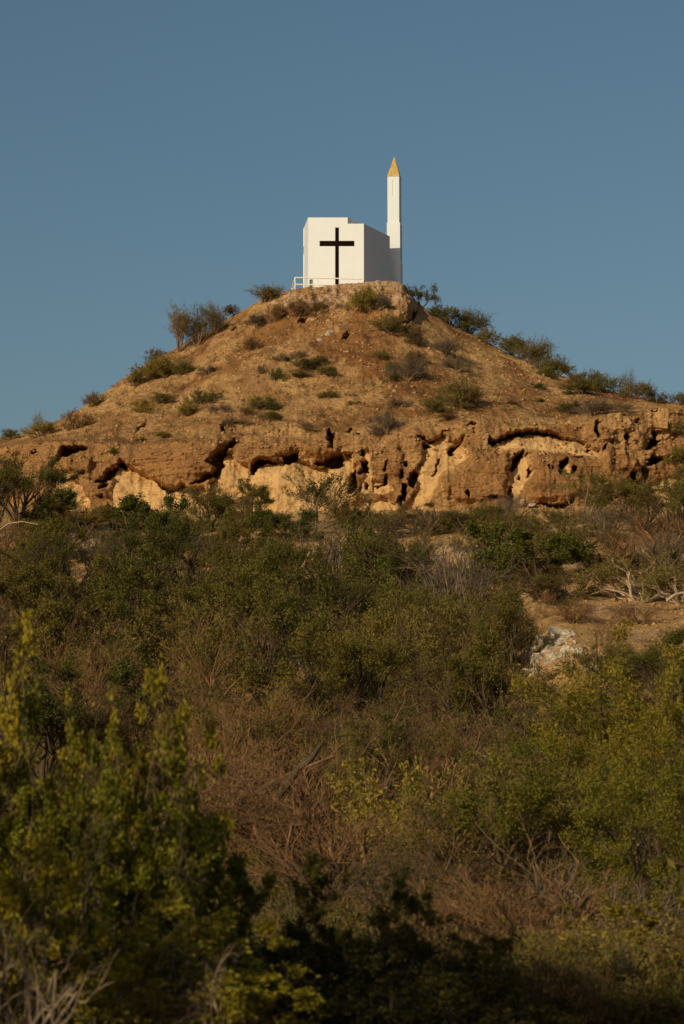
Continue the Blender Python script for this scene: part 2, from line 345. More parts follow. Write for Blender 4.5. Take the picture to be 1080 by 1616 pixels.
for poly, dep in HOLE:
    s, _, _ = field(poly, 6); dy += dep * 1.35 * sstep(-.6, 1.6, s); darkc = np.maximum(darkc, .5 * sstep(-1, 1, s))  # colour is darkened inside the holes as well as set back
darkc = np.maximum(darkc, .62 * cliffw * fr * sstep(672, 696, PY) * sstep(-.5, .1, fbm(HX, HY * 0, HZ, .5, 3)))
# slope relief
sl = (SE >= 1) * sstep(700, 680, PY) + (SE >= 3)
sl = np.clip(sl, 0, 1) * far[None, :]
zadd = sl * (.55 * fbm(HX, HY, 0 * HX, .13, 3) + .20 * ridged(HX * .8, HY * 1.3, 0 * HX, .55, 3) + .11 * fbm(HX, HY, 0 * HX, 1.8, 4, .7) + .06 * ridged(HX, HY, 0 * HX, 3.1, 2) - .22 * np.abs(ridged(HX + .25 * (HX - 1) * (195 - HY) * -.05, HY * .12, 0 * HX, .35, 3)))
rim = sstep(520, 470, PY) * (np.abs(HX - 1) < 7) * (SE == 2)
capm = rim * sstep(150, 100, np.abs(PX - 560)) * sstep(512, 480, PY)
dy -= rim * (.35 * ridged(HX, HZ, HX * 0, .8, 3) + .1) + capm * (.5 * ridged(HX * 1.6, HZ * .5, HX * 0, 1.0, 3) + .35 * np.abs(fbm(HX, HZ, HX * 0, 2.5, 3)))
plat = (SE >= 2) * np.exp(-(np.abs(HX - 1) / 5.2) ** 8) * sstep(191, 192.6, HY) * (HY < 206)
zadd *= (1 - plat)
rightrub = sstep(900, 960, PX) * sstep(640, 660, PY) * sstep(770, 730, PY) * fr
dy -= rightrub * (.7 * np.abs(vnoise(HX * .9, HZ * 1.1, 0 * HX)) + .3 * ridged(HX, HZ, 0 * HX, 1.5, 2))
zadd += (SE == 0) * (.12 * fbm(HX, HY, 0 * HX, .8, 3))
low = sstep(780, 800, PY) * (SE == 1)
sandst = np.maximum(sandst, .55 * sstep(796, 806, PY) * (SE <= 1))
darkc = np.maximum(darkc, sl * 1.0 * sstep(-.12, .25, fbm(HX + 40, HY * .8, 0 * HX, .38, 5, .6)))
sandst = np.maximum(sandst, sl * .22 * sstep(-.3, .5, fbm(HX, HY, 0 * HX, .18, 3)))
pale = sstep(468, 452, PY) * (SE == 2) * sstep(-.35, .3, fbm(HX * 3, HY, HZ, 1.1, 3)) * .8
pale = np.maximum(pale, sstep(500, 470, PY) * (SE == 2) * sstep(395, 430, PX) * sstep(-.2, .35, fbm(HX * 2.5, HY, HZ * .7, 1.3, 3)))
# thin sandstone showing inside breaks of the crust
HY2 = HY + dy; HZ2 = HZ + zadd
HXj = HX + cliffw * fr * .05 * fbm(HX, HZ, HY * 0, 3, 2)
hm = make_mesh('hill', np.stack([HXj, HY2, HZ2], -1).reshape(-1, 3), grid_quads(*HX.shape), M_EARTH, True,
               {'sandstone': sandst.ravel(), 'dark_crust_and_holes': darkc.ravel(), 'pale': pale.ravel()})
hill = tag(link('hill', hm), kind='structure')

def bvh_of(mes):
    vs = []; fs = []; off = 0
    for me in mes:
        n = len(me.vertices); a = np.empty(n * 3, np.float32); me.vertices.foreach_get('co', a)
        q = np.empty(len(me.loops), np.int32); me.loops.foreach_get('vertex_index', q)
        vs += a.reshape(-1, 3).tolist(); fs += (q.reshape(-1, 4) + off).tolist(); off += n
    return BVHTree.FromPolygons(vs, fs)
BV = bvh_of([hm, gm])
def hit(px, py):
    r = Vector(ray(px, py).tolist()).normalized(); h = BV.ray_cast(Vector((0, 0, 0)), r, 1000)
    return h[0]
def drop(x, y):
    h = BV.ray_cast(Vector((x, y, 200)), Vector((0, 0, -1)), 400); return h[0].z if h[0] else 0.0

# ------------------------------------------------------------------ chapel, tower, railing
M_WALL = plain('white_plaster', (.77, .785, .775), rough=.8, var=.025, scale=1.2, bump=.004)
M_CROSS = plain('dark_wood', (.012, .006, .004), rough=.9, var=.3, scale=5, spec=0)
M_GOLD = plain('gold_leaf', (.56, .36, .10), rough=.5, var=.35, scale=5, spec=.5)
M_RAIL = plain('cream_rail_paint', (.90, .84, .66), rough=.5, var=.04)
M_RECESS_SHADE = plain('shaded_recess', (.15, .17, .20), rough=.7, var=.1)  # white wall in shade, mixed into the colour as blue-grey
M_SLAB = plain('terrace_concrete', (.55, .47, .36), rough=.9, var=.15)
def root(name, loc, label, cat, group=None):
    e = bpy.data.objects.new(name, None); e.location = loc; e.empty_display_size = .2; COL.objects.link(e)
    return tag(e, label, cat, group)
def prism(name, plan, z0, z1, mat, parent):
    o = parent.location; n = len(plan)
    v = [(x - o.x, y - o.y, z0 - o.z) for x, y in plan] + [(x - o.x, y - o.y, z1 - o.z) for x, y in plan]
    f = [tuple(range(n))[::-1], tuple(range(n, 2 * n))] + [(i, (i + 1) % n, n + (i + 1) % n, n + i) for i in range(n)]
    me = bpy.data.meshes.new(name); me.from_pydata(v, [], f); me.materials.append(mat); me.update()
    return link(name, me, parent)
Y0 = 196.6; zb = V(530, 462, Y0).z
chap = root('chapel', (V(530, 462, Y0).x, Y0, zb), 'small white plastered chapel with a tall dark cross in its front wall', 'chapel')
xf = lambda px, d=Y0: V(px, 400, d).x
zp = lambda py, d=Y0: V(540, py, d).z
A = (xf(486.5), Y0); B = (xf(574.5), Y0); Cc = (xf(615.5, 201.2), 201.2); D = (xf(479.3, 200.6), 200.6); Mx = xf(549)
T = .32
zlow, zhigh = zp(353), zp(343.2)
dl = ((D[0] - A[0]) / (D[1] - A[1]), 1); dr = ((Cc[0] - B[0]) / (Cc[1] - B[1]), 1)
Ai = (A[0] + dl[0] * T, Y0 + T); Bi = (B[0] + dr[0] * T, Y0 + T)
Mb = (Mx + dr[0] * 3.6, Y0 + 3.6)
prism('hall', [Ai, Bi, Cc, D], zb - .8, zlow, M_WALL, chap)
prism('raised_roof_block', [Ai, (Mx + dr[0] * T, Y0 + T), Mb, (A[0] + dl[0] * 3.6, Y0 + 3.6)], zlow, zhigh, M_WALL, chap)
# front wall slab with a cross-shaped opening and a low doorway
cx0, cx1 = xf(529.2), xf(535.2); ax0, ax1 = xf(504.6), xf(559.6); cz0, cz1 = zp(459), zp(359); az0, az1 = zp(388.6), zp(380)
dx0, dx1, dz1 = xf(488.8), xf(494), zp(441)
xe = sorted([A[0], dx0, dx1, ax0, cx0, cx1, Mx, ax1, B[0]]); ze = sorted([zb - .8, zb + .05, dz1, cz0 + .05, az0, az1, cz1, zlow, zhigh])
def solid(x, z):
    if z > zlow and x > Mx: return False
    if cx0 < x < cx1 and cz0 < z < cz1: return False
    if ax0 < x < ax1 and az0 < z < az1: return False
    if dx0 < x < dx1 and zb - .05 < z < dz1: return False
    return True
vs, fs = [], []; ox, oy, oz = chap.location
def quad(*p):
    i = len(vs); vs.extend([(a - ox, b_ - oy, c - oz) for a, b_, c in p]); fs.append((i, i + 1, i + 2, i + 3))
def xi(x):   # back-edge x for the outer ends follows the splayed side walls
    return x + dl[0] * T if abs(x - A[0]) < 1e-6 else (x + dr[0] * T if abs(x - B[0]) < 1e-6 or abs(x - Mx) < 1e-6 else x)
S = [[solid((xe[i] + xe[i + 1]) / 2, (ze[j] + ze[j + 1]) / 2) for j in range(len(ze) - 1)] for i in range(len(xe) - 1)]
def isS(i, j): return 0 <= i < len(S) and 0 <= j < len(S[0]) and S[i][j]
for i in range(len(xe) - 1):
    for j in range(len(ze) - 1):
        if not S[i][j]: continue
        a, b_, c, d_ = xe[i], xe[i + 1], ze[j], ze[j + 1]
        quad((a, Y0, c), (b_, Y0, c), (b_, Y0, d_), (a, Y0, d_))
        if not isS(i - 1, j): quad((xi(a), Y0 + T, c), (a, Y0, c), (a, Y0, d_), (xi(a), Y0 + T, d_))
        if not isS(i + 1, j): quad((b_, Y0, c), (xi(b_), Y0 + T, c), (xi(b_), Y0 + T, d_), (b_, Y0, d_))
        if not isS(i, j + 1): quad((a, Y0, d_), (b_, Y0, d_), (xi(b_), Y0 + T, d_), (xi(a), Y0 + T, d_))
        if not isS(i, j - 1): quad((a, Y0 + T, c), (b_, Y0 + T, c), (b_, Y0, c), (a, Y0, c))
me = bpy.data.meshes.new('front_wall'); me.from_pydata(vs, [], fs); me.materials.append(M_WALL); me.update(); link('front_wall', me, chap)
def pbox(name, x0, x1, y0, y1, z0, z1, mat, parent):
    o = parent.matrix_world.translation if False else parent.location
    v, f = box_bm(x0 - o.x, x1 - o.x, y0 - o.y, y1 - o.y, z0 - o.z, z1 - o.z)
    me = bpy.data.meshes.new(name); me.from_pydata(v, [], [tuple(q) for q in f]); me.materials.append(mat); me.update(); return link(name, me, parent)
# dark cross set in the opening (plan of a cross, 25 cm behind the wall face)
g = .004; yA, yB = Y0 + .06, Y0 + T - .01
pl_ = [(cx0 + g, cz0 + .055), (cx1 - g, cz0 + .055), (cx1 - g, az0 + g), (ax1 - g, az0 + g), (ax1 - g, az1 - g), (cx1 - g, az1 - g), (cx1 - g, cz1 - g), (cx0 + g, cz1 - g), (cx0 + g, az1 - g), (ax0 + g, az1 - g), (ax0 + g, az0 + g), (cx0 + g, az0 + g)]
v = [(x - ox, yA - oy, z - oz) for x, z in pl_] + [(x - ox, yB - oy, z - oz) for x, z in pl_]; n = 12
me = bpy.data.meshes.new('cross'); me.from_pydata(v, [], [tuple(range(n)), tuple(range(n, 2 * n))[::-1]] + [(i, n + i, n + (i + 1) % n, (i + 1) % n) for i in range(n)])
me.materials.append(M_CROSS); me.update(); link('cross', me, chap)
pbox('recess_shade_panel', dx0 + g, dx1 - g, Y0 + .12, Y0 + .2, zb, dz1 - g, M_RECESS_SHADE, chap)  # blue-grey panel paints the shaded wall face inside the doorway recess
# shallow pilasters at the rear of the side wall leave a low gap between them
for nme, pa, pb_ in (('wall_band', 345 + 17, 391), ('wall_band', 403, 462)):
    z1_, z0_ = zp(pa, 200.6), zp(pb_, 200.6)
    prism(nme, [(D[0] + .0, D[1] - .45), (D[0] + .10, D[1] - .46), (D[0] + .06, D[1] - .02), (D[0] - .022, D[1] - .02)], z0_, z1_, M_WALL, chap)
# low parapet edge of the roof: thin drip line
tow_y = 202.6
tx0, tx1 = xf(610.8, tow_y), xf(631.6, tow_y); tz = zp(466, tow_y)
tower = root('bell_tower', ((tx0 + tx1) / 2, tow_y + .6, tz), 'slender white square tower with a pointed golden roof behind the chapel', 'tower')
wd = tx1 - tx0; sk = .20                                   # the tower is turned slightly so that its shaded side shows
def tplan(e): # e = extra width
    x0, x1 = tx0 - e, tx1 + e; y0_ = tow_y - e; dd = 1.15 + 2 * e
    return [(x0, y0_), (x1, y0_), (x1 + sk, y0_ + dd), (x0 + sk, y0_ + dd)]
z1t, z2t, z3t = zp(412, tow_y), zp(351, tow_y), zp(278, tow_y)
prism('lower_shaft', tplan(.035), tz - 1, z1t, M_WALL, tower)
prism('middle_shaft', tplan(.0), z1t, z2t, M_WALL, tower)
# upper shaft with a sunken slit window: four pieces of its front and a body behind
u = tplan(-.06); (ux0, uy0), (ux1, _), (bx1, by1), (bx0, _) = u
sx0, sx1, sz0, sz1 = xf(619.6, tow_y), xf(622.6, tow_y), zp(309, tow_y), zp(284, tow_y); dd = .035; kx = sk * dd / 1.03
prism('upper_shaft', [(ux0 + kx, uy0 + dd), (ux1 + kx, uy0 + dd), (bx1, by1), (bx0, by1)], z2t, z3t, M_WALL, tower)
prism('shaft_face', [(ux0, uy0), (sx0, uy0), (sx0, uy0 + dd), (ux0 + kx, uy0 + dd)], z2t, z3t, M_WALL, tower)
prism('shaft_face', [(sx1, uy0), (ux1, uy0), (ux1 + kx, uy0 + dd), (sx1, uy0 + dd)], z2t, z3t, M_WALL, tower)
prism('shaft_face', [(sx0, uy0), (sx1, uy0), (sx1, uy0 + dd), (sx0, uy0 + dd)], z2t, sz0, M_WALL, tower)
prism('shaft_face', [(sx0, uy0), (sx1, uy0), (sx1, uy0 + dd), (sx0, uy0 + dd)], sz1, z3t, M_WALL, tower)
r_ = tplan(-.03); apx = (r_[0][0] + r_[2][0]) / 2 ; apy = (r_[0][1] + r_[2][1]) / 2; o = tower.location
v = [(x - o.x, y - o.y, z3t - o.z) for x, y in r_] + [(apx - o.x, apy - o.y, zp(247, apy) - o.z)]
me = bpy.data.meshes.new('golden_roof'); me.from_pydata(v, [], [(3, 2, 1, 0), (0, 1, 4), (1, 2, 4), (2, 3, 4), (3, 0, 4)]); me.materials.append(M_GOLD); me.update(); link('golden_roof', me, tower)

def tube_mesh(name, pts, r, mat, sides=6):
    pts = np.array(pts, float); d = pts[-1] - pts[0]; d /= np.linalg.norm(d)
    a = np.cross(d, [0, 0, 1.]); a = a / np.linalg.norm(a) if np.linalg.norm(a) > .01 else np.array([1., 0, 0]); b_ = np.cross(d, a)
    v = []; th = np.linspace(0, 2 * np.pi, sides, endpoint=False) + np.pi / sides
    for p in pts: v += [p + r * (np.cos(t) * a + np.sin(t) * b_) for t in th]
    return make_mesh(name, v, [(i * sides + j, i * sides + (j + 1) % sides, (i + 1) * sides + (j + 1) % sides, (i + 1) * sides + j) for i in range(len(pts) - 1) for j in range(sides)], mat)
YR = 193.4
rl = root('railing', V(466, 458, YR), 'cream painted pipe railing along the terrace in front of the chapel', 'railing')
def tube(name, p, q, r, par):
    o = np.array(par.location); return link(name, tube_mesh(name, [np.array(p) - o, np.array(q) - o], r, M_RAIL), par)
zt, zm = zp(438, YR), zp(448.7, YR); zg = zp(460, YR)
tube('top_rail', (xf(465.5, YR), YR, zt), (xf(572.5, YR), YR + .25, zt - .06), .048, rl)
tube('middle_rail', (xf(465.5, YR), YR, zm), (xf(572.5, YR), YR + .25, zm - .04), .048, rl)
for px_, zz in ((466, zt), (501, zt), (536, zt), (572.3, zt)):
    f_ = (px_ - 466) / 106; tube('post', (xf(px_, YR), YR + .25 * f_, zg - .4), (xf(px_, YR), YR + .25 * f_, zt - .06 * f_), .045, rl)
tube('post', (xf(580, YR), YR + .3, zg - .3), (xf(580, YR), YR + .3, zp(443.5, YR)), .045, rl)
tube('stair_rail', (xf(465.5, YR), YR, zt), (xf(461, YR), YR + 1.1, zp(450, YR)), .036, rl)
tube('stair_rail', (xf(465.5, YR), YR, zm), (xf(461.4, YR), YR + 1.1, zp(458, YR)), .036, rl)
tube('post', (xf(461, YR), YR + 1.1, zg - .5), (xf(461, YR), YR + 1.1, zp(449.5, YR)), .045, rl)
ter = tag(link('terrace', bpy.data.meshes.new('terrace')), kind='structure')
v, f = box_bm(xf(463, YR), xf(590, YR), YR - .1, Y0 - .01, zg - 1.2, zg - .02); ter.data.from_pydata(v, [], f); ter.data.materials.append(M_SLAB); ter.data.update()

# ------------------------------------------------------------------ plant generator
def grow(rng, levels, base_spread=.15):
    """levels: list of dicts(n, len, lv, ang, k, up, wob, r, tmin). returns list of (pts[N,k+1,3], rad[N,k+1])"""
    out = []
    for li, L in enumerate(levels):
        n, k = L['n'], L['k']
        if li == 0:
            az = rng.uniform(0, 2 * np.pi, n) if n > 1 else np.zeros(1); el = L['ang'] * rng.uniform(.4, 1.1, n)
            d = np.stack([np.sin(el) * np.cos(az), np.sin(el) * np.sin(az), np.cos(el)], -1)
            p = np.stack([np.cos(az), np.sin(az), 0 * az], -1) * base_spread * rng.uniform(0, 1, (n, 1))
            r0 = L['r'] * rng.uniform(.7, 1.15, n); ln = L['len'] * rng.uniform(1 - L['lv'], 1 + L['lv'] * .5, n)
        else:
            pp, pr = out[-1]; npar = len(pp); par = rng.integers(0, npar, n)
            t = rng.uniform(L.get('tmin', .25), 1, n) ** .8 * (pp.shape[1] - 1); i = np.minimum(t.astype(int), pp.shape[1] - 2); f = (t - i)[:, None]
            p = pp[par, i] * (1 - f) + pp[par, i + 1] * f
            pd = pp[par, i + 1] - pp[par, i]; pd /= np.linalg.norm(pd, axis=1, keepdims=True) + 1e-9
            rnd = rng.normal(size=(n, 3)); rnd -= (rnd * pd).sum(1, keepdims=True) * pd; rnd /= np.linalg.norm(rnd, axis=1, keepdims=True) + 1e-9
            a = (L['ang'] * rng.uniform(.5, 1.25, n))[:, None]
            d = pd * np.cos(a) + rnd * np.sin(a)
            r0 = np.minimum(pr[par, i] * .75, L['r'] * rng.uniform(.6, 1.2, n)); ln = L['len'] * rng.uniform(1 - L['lv'], 1 + L['lv'], n)
        pts = np.empty((n, k + 1, 3)); pts[:, 0] = p; step = (ln / k)[:, None]
        for j in range(k):
            d = d + rng.normal(size=(n, 3)) * L['wob'] + np.array([0, 0, L['up']]); d /= np.linalg.norm(d, axis=1, keepdims=True)
            p = p + d * step
            if L.get('floor', True): p[:, 2] = np.maximum(p[:, 2], .02)
            pts[:, j + 1] = p
        rad = r0[:, None] * np.linspace(1, L.get('tip', .35), k + 1)[None, :]
        out.append((pts, rad))
    return out
def tubes(pts, rad, sides):
    n, k1, _ = pts.shape
    ax = pts[:, -1] - pts[:, 0]; ax /= np.linalg.norm(ax, axis=1, keepdims=True) + 1e-9
    ref = np.where(np.abs(ax[:, 2:3]) > .8, np.array([[1., 0, 0]]), np.array([[0, 0, 1.]]))
    a = np.cross(ax, ref); a /= np.linalg.norm(a, axis=1, keepdims=True) + 1e-9; b_ = np.cross(ax, a)
    th = np.linspace(0, 2 * np.pi, sides, endpoint=False)
    off = np.cos(th)[None, None, :, None] * a[:, None, None, :] + np.sin(th)[None, None, :, None] * b_[:, None, None, :]
    v = pts[:, :, None, :] + off * rad[:, :, None, None]
    idx = np.arange(n * k1 * sides).reshape(n, k1, sides); nxt = np.roll(idx, -1, 2)
    q = np.stack([idx[:, :-1], nxt[:, :-1], nxt[:, 1:], idx[:, 1:]], -1).reshape(-1, 4)
    return v.reshape(-1, 3), q
def join(parts):
    vs_, qs_, off = [], [], 0
    for v_, q_ in parts: vs_.append(v_); qs_.append(q_ + off); off += len(v_)
    return np.concatenate(vs_), np.concatenate(qs_)
def leaves(rng, pts, n, size, aspect, jitter, along=.5, tmin=.2, clump=None):
    """small rhombic leaves scattered along the twigs. returns verts, quads, tint"""
    m, k1, _ = pts.shape; par = rng.integers(0, m, n)
    if clump:      # foliage gathers in tufts with open gaps between them
        q = pts[:, 1] * clump + rng.uniform(0, 50); wv = sstep(-.05, .35, vnoise(q[:, 0], q[:, 1], q[:, 2]) + .4 * vnoise(q[:, 0] * 2.3, q[:, 1] * 2.3, q[:, 2] * 2.3)) + .025
        par = rng.choice(m, n, p=wv / wv.sum())
    t = rng.uniform(tmin, 1, n) * (k1 - 1); i = np.minimum(t.astype(int), k1 - 2); f = (t - i)[:, None]
    c = pts[par, i] * (1 - f) + pts[par, i + 1] * f + rng.normal(size=(n, 3)) * jitter
    tw = pts[par, i + 1] - pts[par, i]; tw /= np.linalg.norm(tw, axis=1, keepdims=True) + 1e-9
    d = tw * along + rng.normal(size=(n, 3)) * (1 - along) * .8 + np.array([0, 0, .15]); d /= np.linalg.norm(d, axis=1, keepdims=True) + 1e-9
    s = rng.normal(size=(n, 3)); s -= (s * d).sum(1, keepdims=True) * d; s /= np.linalg.norm(s, axis=1, keepdims=True) + 1e-9
    L_ = (size * rng.uniform(.6, 1.4, n))[:, None]; W_ = L_ * aspect
    v = np.stack([c, c + d * L_ * .5 + s * W_ * .5, c + d * L_, c + d * L_ * .5 - s * W_ * .5], 1)
    tw_t = rng.uniform(0, 1, m)[par]
    tint = np.clip(.5 * rng.uniform(0, 1, n) + .5 * tw_t, 0, 1)
    return v.reshape(-1, 3), np.arange(n * 4).reshape(n, 4), np.repeat(tint, 4)
def plant_meshes(name, rng, levels, leaf=None, barkm=B_BROWN, leafm=L_GREEN, split=1, sides=(6, 4, 3, 3, 3), spread=.15, twigm=None, norm=None):
    br = grow(rng, levels, spread)
    if norm:   # scale the grown plant to (width, height)
        al = np.concatenate([b[0].reshape(-1, 3) for b in br]); w_ = np.percentile(np.hypot(al[:, 0], al[:, 1]), 97) * 2; h_ = np.percentile(al[:, 2], 99.5)
        s_ = np.array([norm[0] / w_, norm[0] / w_, norm[1] / h_]); br = [(b[0] * s_, b[1]) for b in br]
    woody = join([tubes(p, r, sides[min(i, 4)]) for i, (p, r) in enumerate(br[:split + 1])])
    out = {'trunk': make_mesh(name + '_trunk', *woody, barkm, True)}
    cp = []; tints = []
    for i, (p, r) in enumerate(br[split + 1:]):
        cp.append(tubes(p, r, 3)); tints.append(np.full(len(cp[-1][0]), .5))
    if leaf:
        v_, q_, t_ = leaves(rng, br[-1][0], **leaf); nv = sum(len(c[0]) for c in cp)
        vv, qq = join(cp + [(v_, q_)])
        me = make_mesh(name + '_crown', vv, qq, None, False, {'tint': np.concatenate(tints + [t_])})
        me.materials.append(leafm); me.materials.append(twigm or barkm)
        nt_ = sum(len(c[1]) for c in cp); mi = np.zeros(len(qq), np.int32); mi[:nt_] = 1; me.polygons.foreach_set('material_index', mi); me.update()
    else:
        vv, qq = join(cp); me = make_mesh(name + '_twigs', vv, qq, twigm or barkm, False, {'tint': np.concatenate(tints)})
    out['crown' if leaf else 'twigs'] = me
    return out
PROTO = {}
def variants(key, n, fn):
    PROTO[key] = [fn(np.random.default_rng(hash((key, i, 5)) % 2**31 if False else sum(map(ord, key)) * 31 + i * 977)) for i in range(n)]
# natural sizes (width, height) in metres
SIZE = {}
def lv(n, ln, v, ang, k, up, wob, r, **kw): return dict(n=n, len=ln, lv=v, ang=ang, k=k, up=up, wob=wob, r=r, **kw)
def tamarisk(rng, leafm=L_GREEN, nl=17000, bark=B_BROWN):
    return plant_meshes('tamarisk', rng, [lv(10, 2.9, .25, .5, 6, .03, .12, .09), lv(56, 1.3, .35, .65, 5, .05, .14, .045, tmin=.35), lv(230, .7, .4, .6, 4, .05, .14, .014, tmin=.35), lv(950, .38, .4, .5, 3, .02, .12, .006, tmin=.4)],
        dict(n=nl, size=.105, aspect=.34, jitter=.085, along=.5, tmin=.2, clump=.85), bark, leafm, 1, norm=(5.0, 5.0))
variants('tamarisk', 4, tamarisk); SIZE['tamarisk'] = (5.0, 5.0)
variants('tamolive', 3, lambda r: tamarisk(r, L_OLIVE, 13000)); SIZE['tamolive'] = (5.0, 5.0)
variants('bright', 3, lambda r: plant_meshes('leafy', r, [lv(6, 1.7, .3, .8, 5, .04, .15, .06), lv(45, 1.0, .35, .8, 4, .04, .16, .025, tmin=.2), lv(420, .45, .4, .7, 3, .03, .15, .009)],
    dict(n=13000, size=.11, aspect=.6, jitter=.07, along=.25, clump=1.5), B_BROWN, L_BRIGHT, 1, norm=(4.0, 3.0))); SIZE['bright'] = (4.0, 3.0)
variants('mesquite', 3, lambda r: plant_meshes('mesquite', r, [lv(6, 2.6, .25, .7, 6, .03, .16, .10), lv(44, 1.7, .3, .8, 5, .01, .16, .04, tmin=.15), lv(260, .8, .35, .8, 4, .0, .15, .012, tmin=.3), lv(900, .35, .4, .8, 3, -.02, .12, .005, tmin=.5)],
    dict(n=36000, size=.075, aspect=.36, jitter=.09, along=.4, tmin=.2, clump=1.0), B_BROWN, L_MESQ, 1, norm=(6.4, 5.4))); SIZE['mesquite'] = (6.4, 5.4)
def bare(rng, bark, n3=650, r=.008):
    return plant_meshes('bare', rng, [lv(12, 2.4, .3, .6, 6, .03, .12, .09), lv(60, 1.3, .4, .6, 5, .03, .13, .035, tmin=.15), lv(300, .75, .4, .55, 4, .02, .14, .016), lv(n3, .40, .4, .6, 3, .0, .12, r)],
        None, bark, None, 1, norm=(3.8, 3.2))
variants('barered', 3, lambda r: bare(r, B_RED)); SIZE['barered'] = (3.8, 3.2)
variants('baregrey', 3, lambda r: bare(r, B_GREY, 1100)); SIZE['baregrey'] = (3.8, 3.2)
def mixed(rng): return plant_meshes('mixed', rng, [lv(9, 2.2, .35, .6, 6, .03, .12, .05), lv(60, 1.3, .4, .65, 5, .03, .13, .02, tmin=.15), lv(420, .7, .4, .6, 4, .02, .14, .008), lv(1300, .36, .4, .6, 3, .0, .12, .005)],
        dict(n=4200, size=.075, aspect=.3, jitter=.03, along=.5), B_RED, L_BROWN, 1, norm=(3.8, 3.2))
variants('drybrush', 3, mixed); SIZE['drybrush'] = (3.8, 3.2)
variants('pale_tree', 1, lambda r: plant_meshes('pale_tree', r, [lv(7, 1.9, .25, .9, 7, .05, .22, .065), lv(44, .9, .3, .8, 5, .05, .2, .035, tmin=.35), lv(300, .5, .4, .7, 3, .02, .18, .01)],
    dict(n=8000, size=.085, aspect=.5, jitter=.06, along=.3), B_PALE, L_OLIVE, 1, norm=(4.4, 2.4))); SIZE['pale_tree'] = (4.4, 2.4)
# low hill shrubs, natural size 2.4 x 1.2
def hills(rng, leafm, nl=2600, bark=B_BROWN, size=.065, asp=.4, n3=600):
    return plant_meshes('hill_shrub', rng, [lv(9, .8, .3, 1.0, 4, .06, .16, .03), lv(70, .55, .35, .8, 4, .05, .18, .012, tmin=.15), lv(n3, .3, .4, .7, 3, .03, .15, .005)],
        dict(n=nl, size=size, aspect=asp, jitter=.03, along=.4) if nl else None, bark, leafm, 0, norm=(2.4, 1.2))
variants('holive', 3, lambda r: hills(r, L_OLIVE, 8000)); variants('hdark', 3, lambda r: hills(r, L_HILL, 8000)); variants('hyellow', 3, lambda r: hills(r, L_YELLOW, 8000, B_GREY))
variants('hbrown', 3, lambda r: hills(r, L_BROWN, 5000, B_RED)); variants('hpurple', 3, lambda r: hills(r, L_PURPLE, 6000, B_GREY, .07, .2, 1000)); variants('hbare', 2, lambda r: hills(r, None, 0, B_GREY, n3=900))
for k in ('holive', 'hdark', 'hyellow', 'hbrown', 'hpurple', 'hbare'): SIZE[k] = (2.4, 1.2)
# near bushes, natural size 3 x 3
def fore(rng, leafm=L_FORE, nl=36000, bark=B_GREY):
    return plant_meshes('leathery', rng, [lv(9, 2.4, .25, .85, 7, .03, .24, .045), lv(70, 1.3, .35, .95, 6, .02, .25, .018, tmin=.15), lv(480, .5, .4, .9, 4, .02, .2, .007, tmin=.3), lv(1700, .17, .4, .8, 3, .04, .15, .003, tmin=.4)],
        dict(n=nl, size=.068, aspect=.6, jitter=.035, along=.2, tmin=.4, clump=1.6), bark, leafm, 1, norm=(4.0, 4.0), sides=(7, 5, 4, 3, 3))
variants('leathery', 3, fore); SIZE['leathery'] = (4.0, 4.0)
variants('darkbush', 2, lambda r: fore(r, L_SHADED, 32000, B_DARK)); SIZE['darkbush'] = (4.0, 4.0)  # leathery bush again, with shade put into its leaf colour
variants('palebare', 2, lambda r: plant_meshes('dead', r, [lv(5, 1.9, .25, 1.15, 8, .0, .27, .045, tip=.45), lv(22, 1.0, .35, .8, 7, .0, .26, .020, tmin=.2), lv(100, .5, .4, .8, 5, .0, .24, .008)], None, B_PALE, None, 1, norm=(3.4, 2.6), sides=(7, 6, 4, 3, 3))); SIZE['palebare'] = (3.4, 2.6)

COUNT = {}
def plant(key, loc, wdt, hgt, name, label, cat='shrub', group=None, rz=None, var=None):
    i = COUNT.get(key, 0); COUNT[key] = i + 1
    P = PROTO[key][(i if var is None else var) % len(PROTO[key])]
    e = root(name, loc, label, cat, group); nw, nh = SIZE[key]
    e.scale = (wdt / nw, wdt / nw, hgt / nh); e.rotation_euler = (0, 0, random.uniform(0, 6.28) if rz is None else rz)
    for pn, me in P.items(): link(pn, me, e)
    return e
def hill_plant(px, py, wpx, hpx, key, name, label, cat='shrub', group='low shrubs scattered over the hill'):
    h = hit(px, py)
    if h is None or h.y > 215: 
        for k in range(1, 40):
            h = hit(px, py + k)
            if h is not None and h.y < 215: break
    s = h.y / FPX
    return plant(key, h - Vector((0, 0, .06)), wpx * s * 1.1, hpx * s * 1.05, name, label, cat, group)
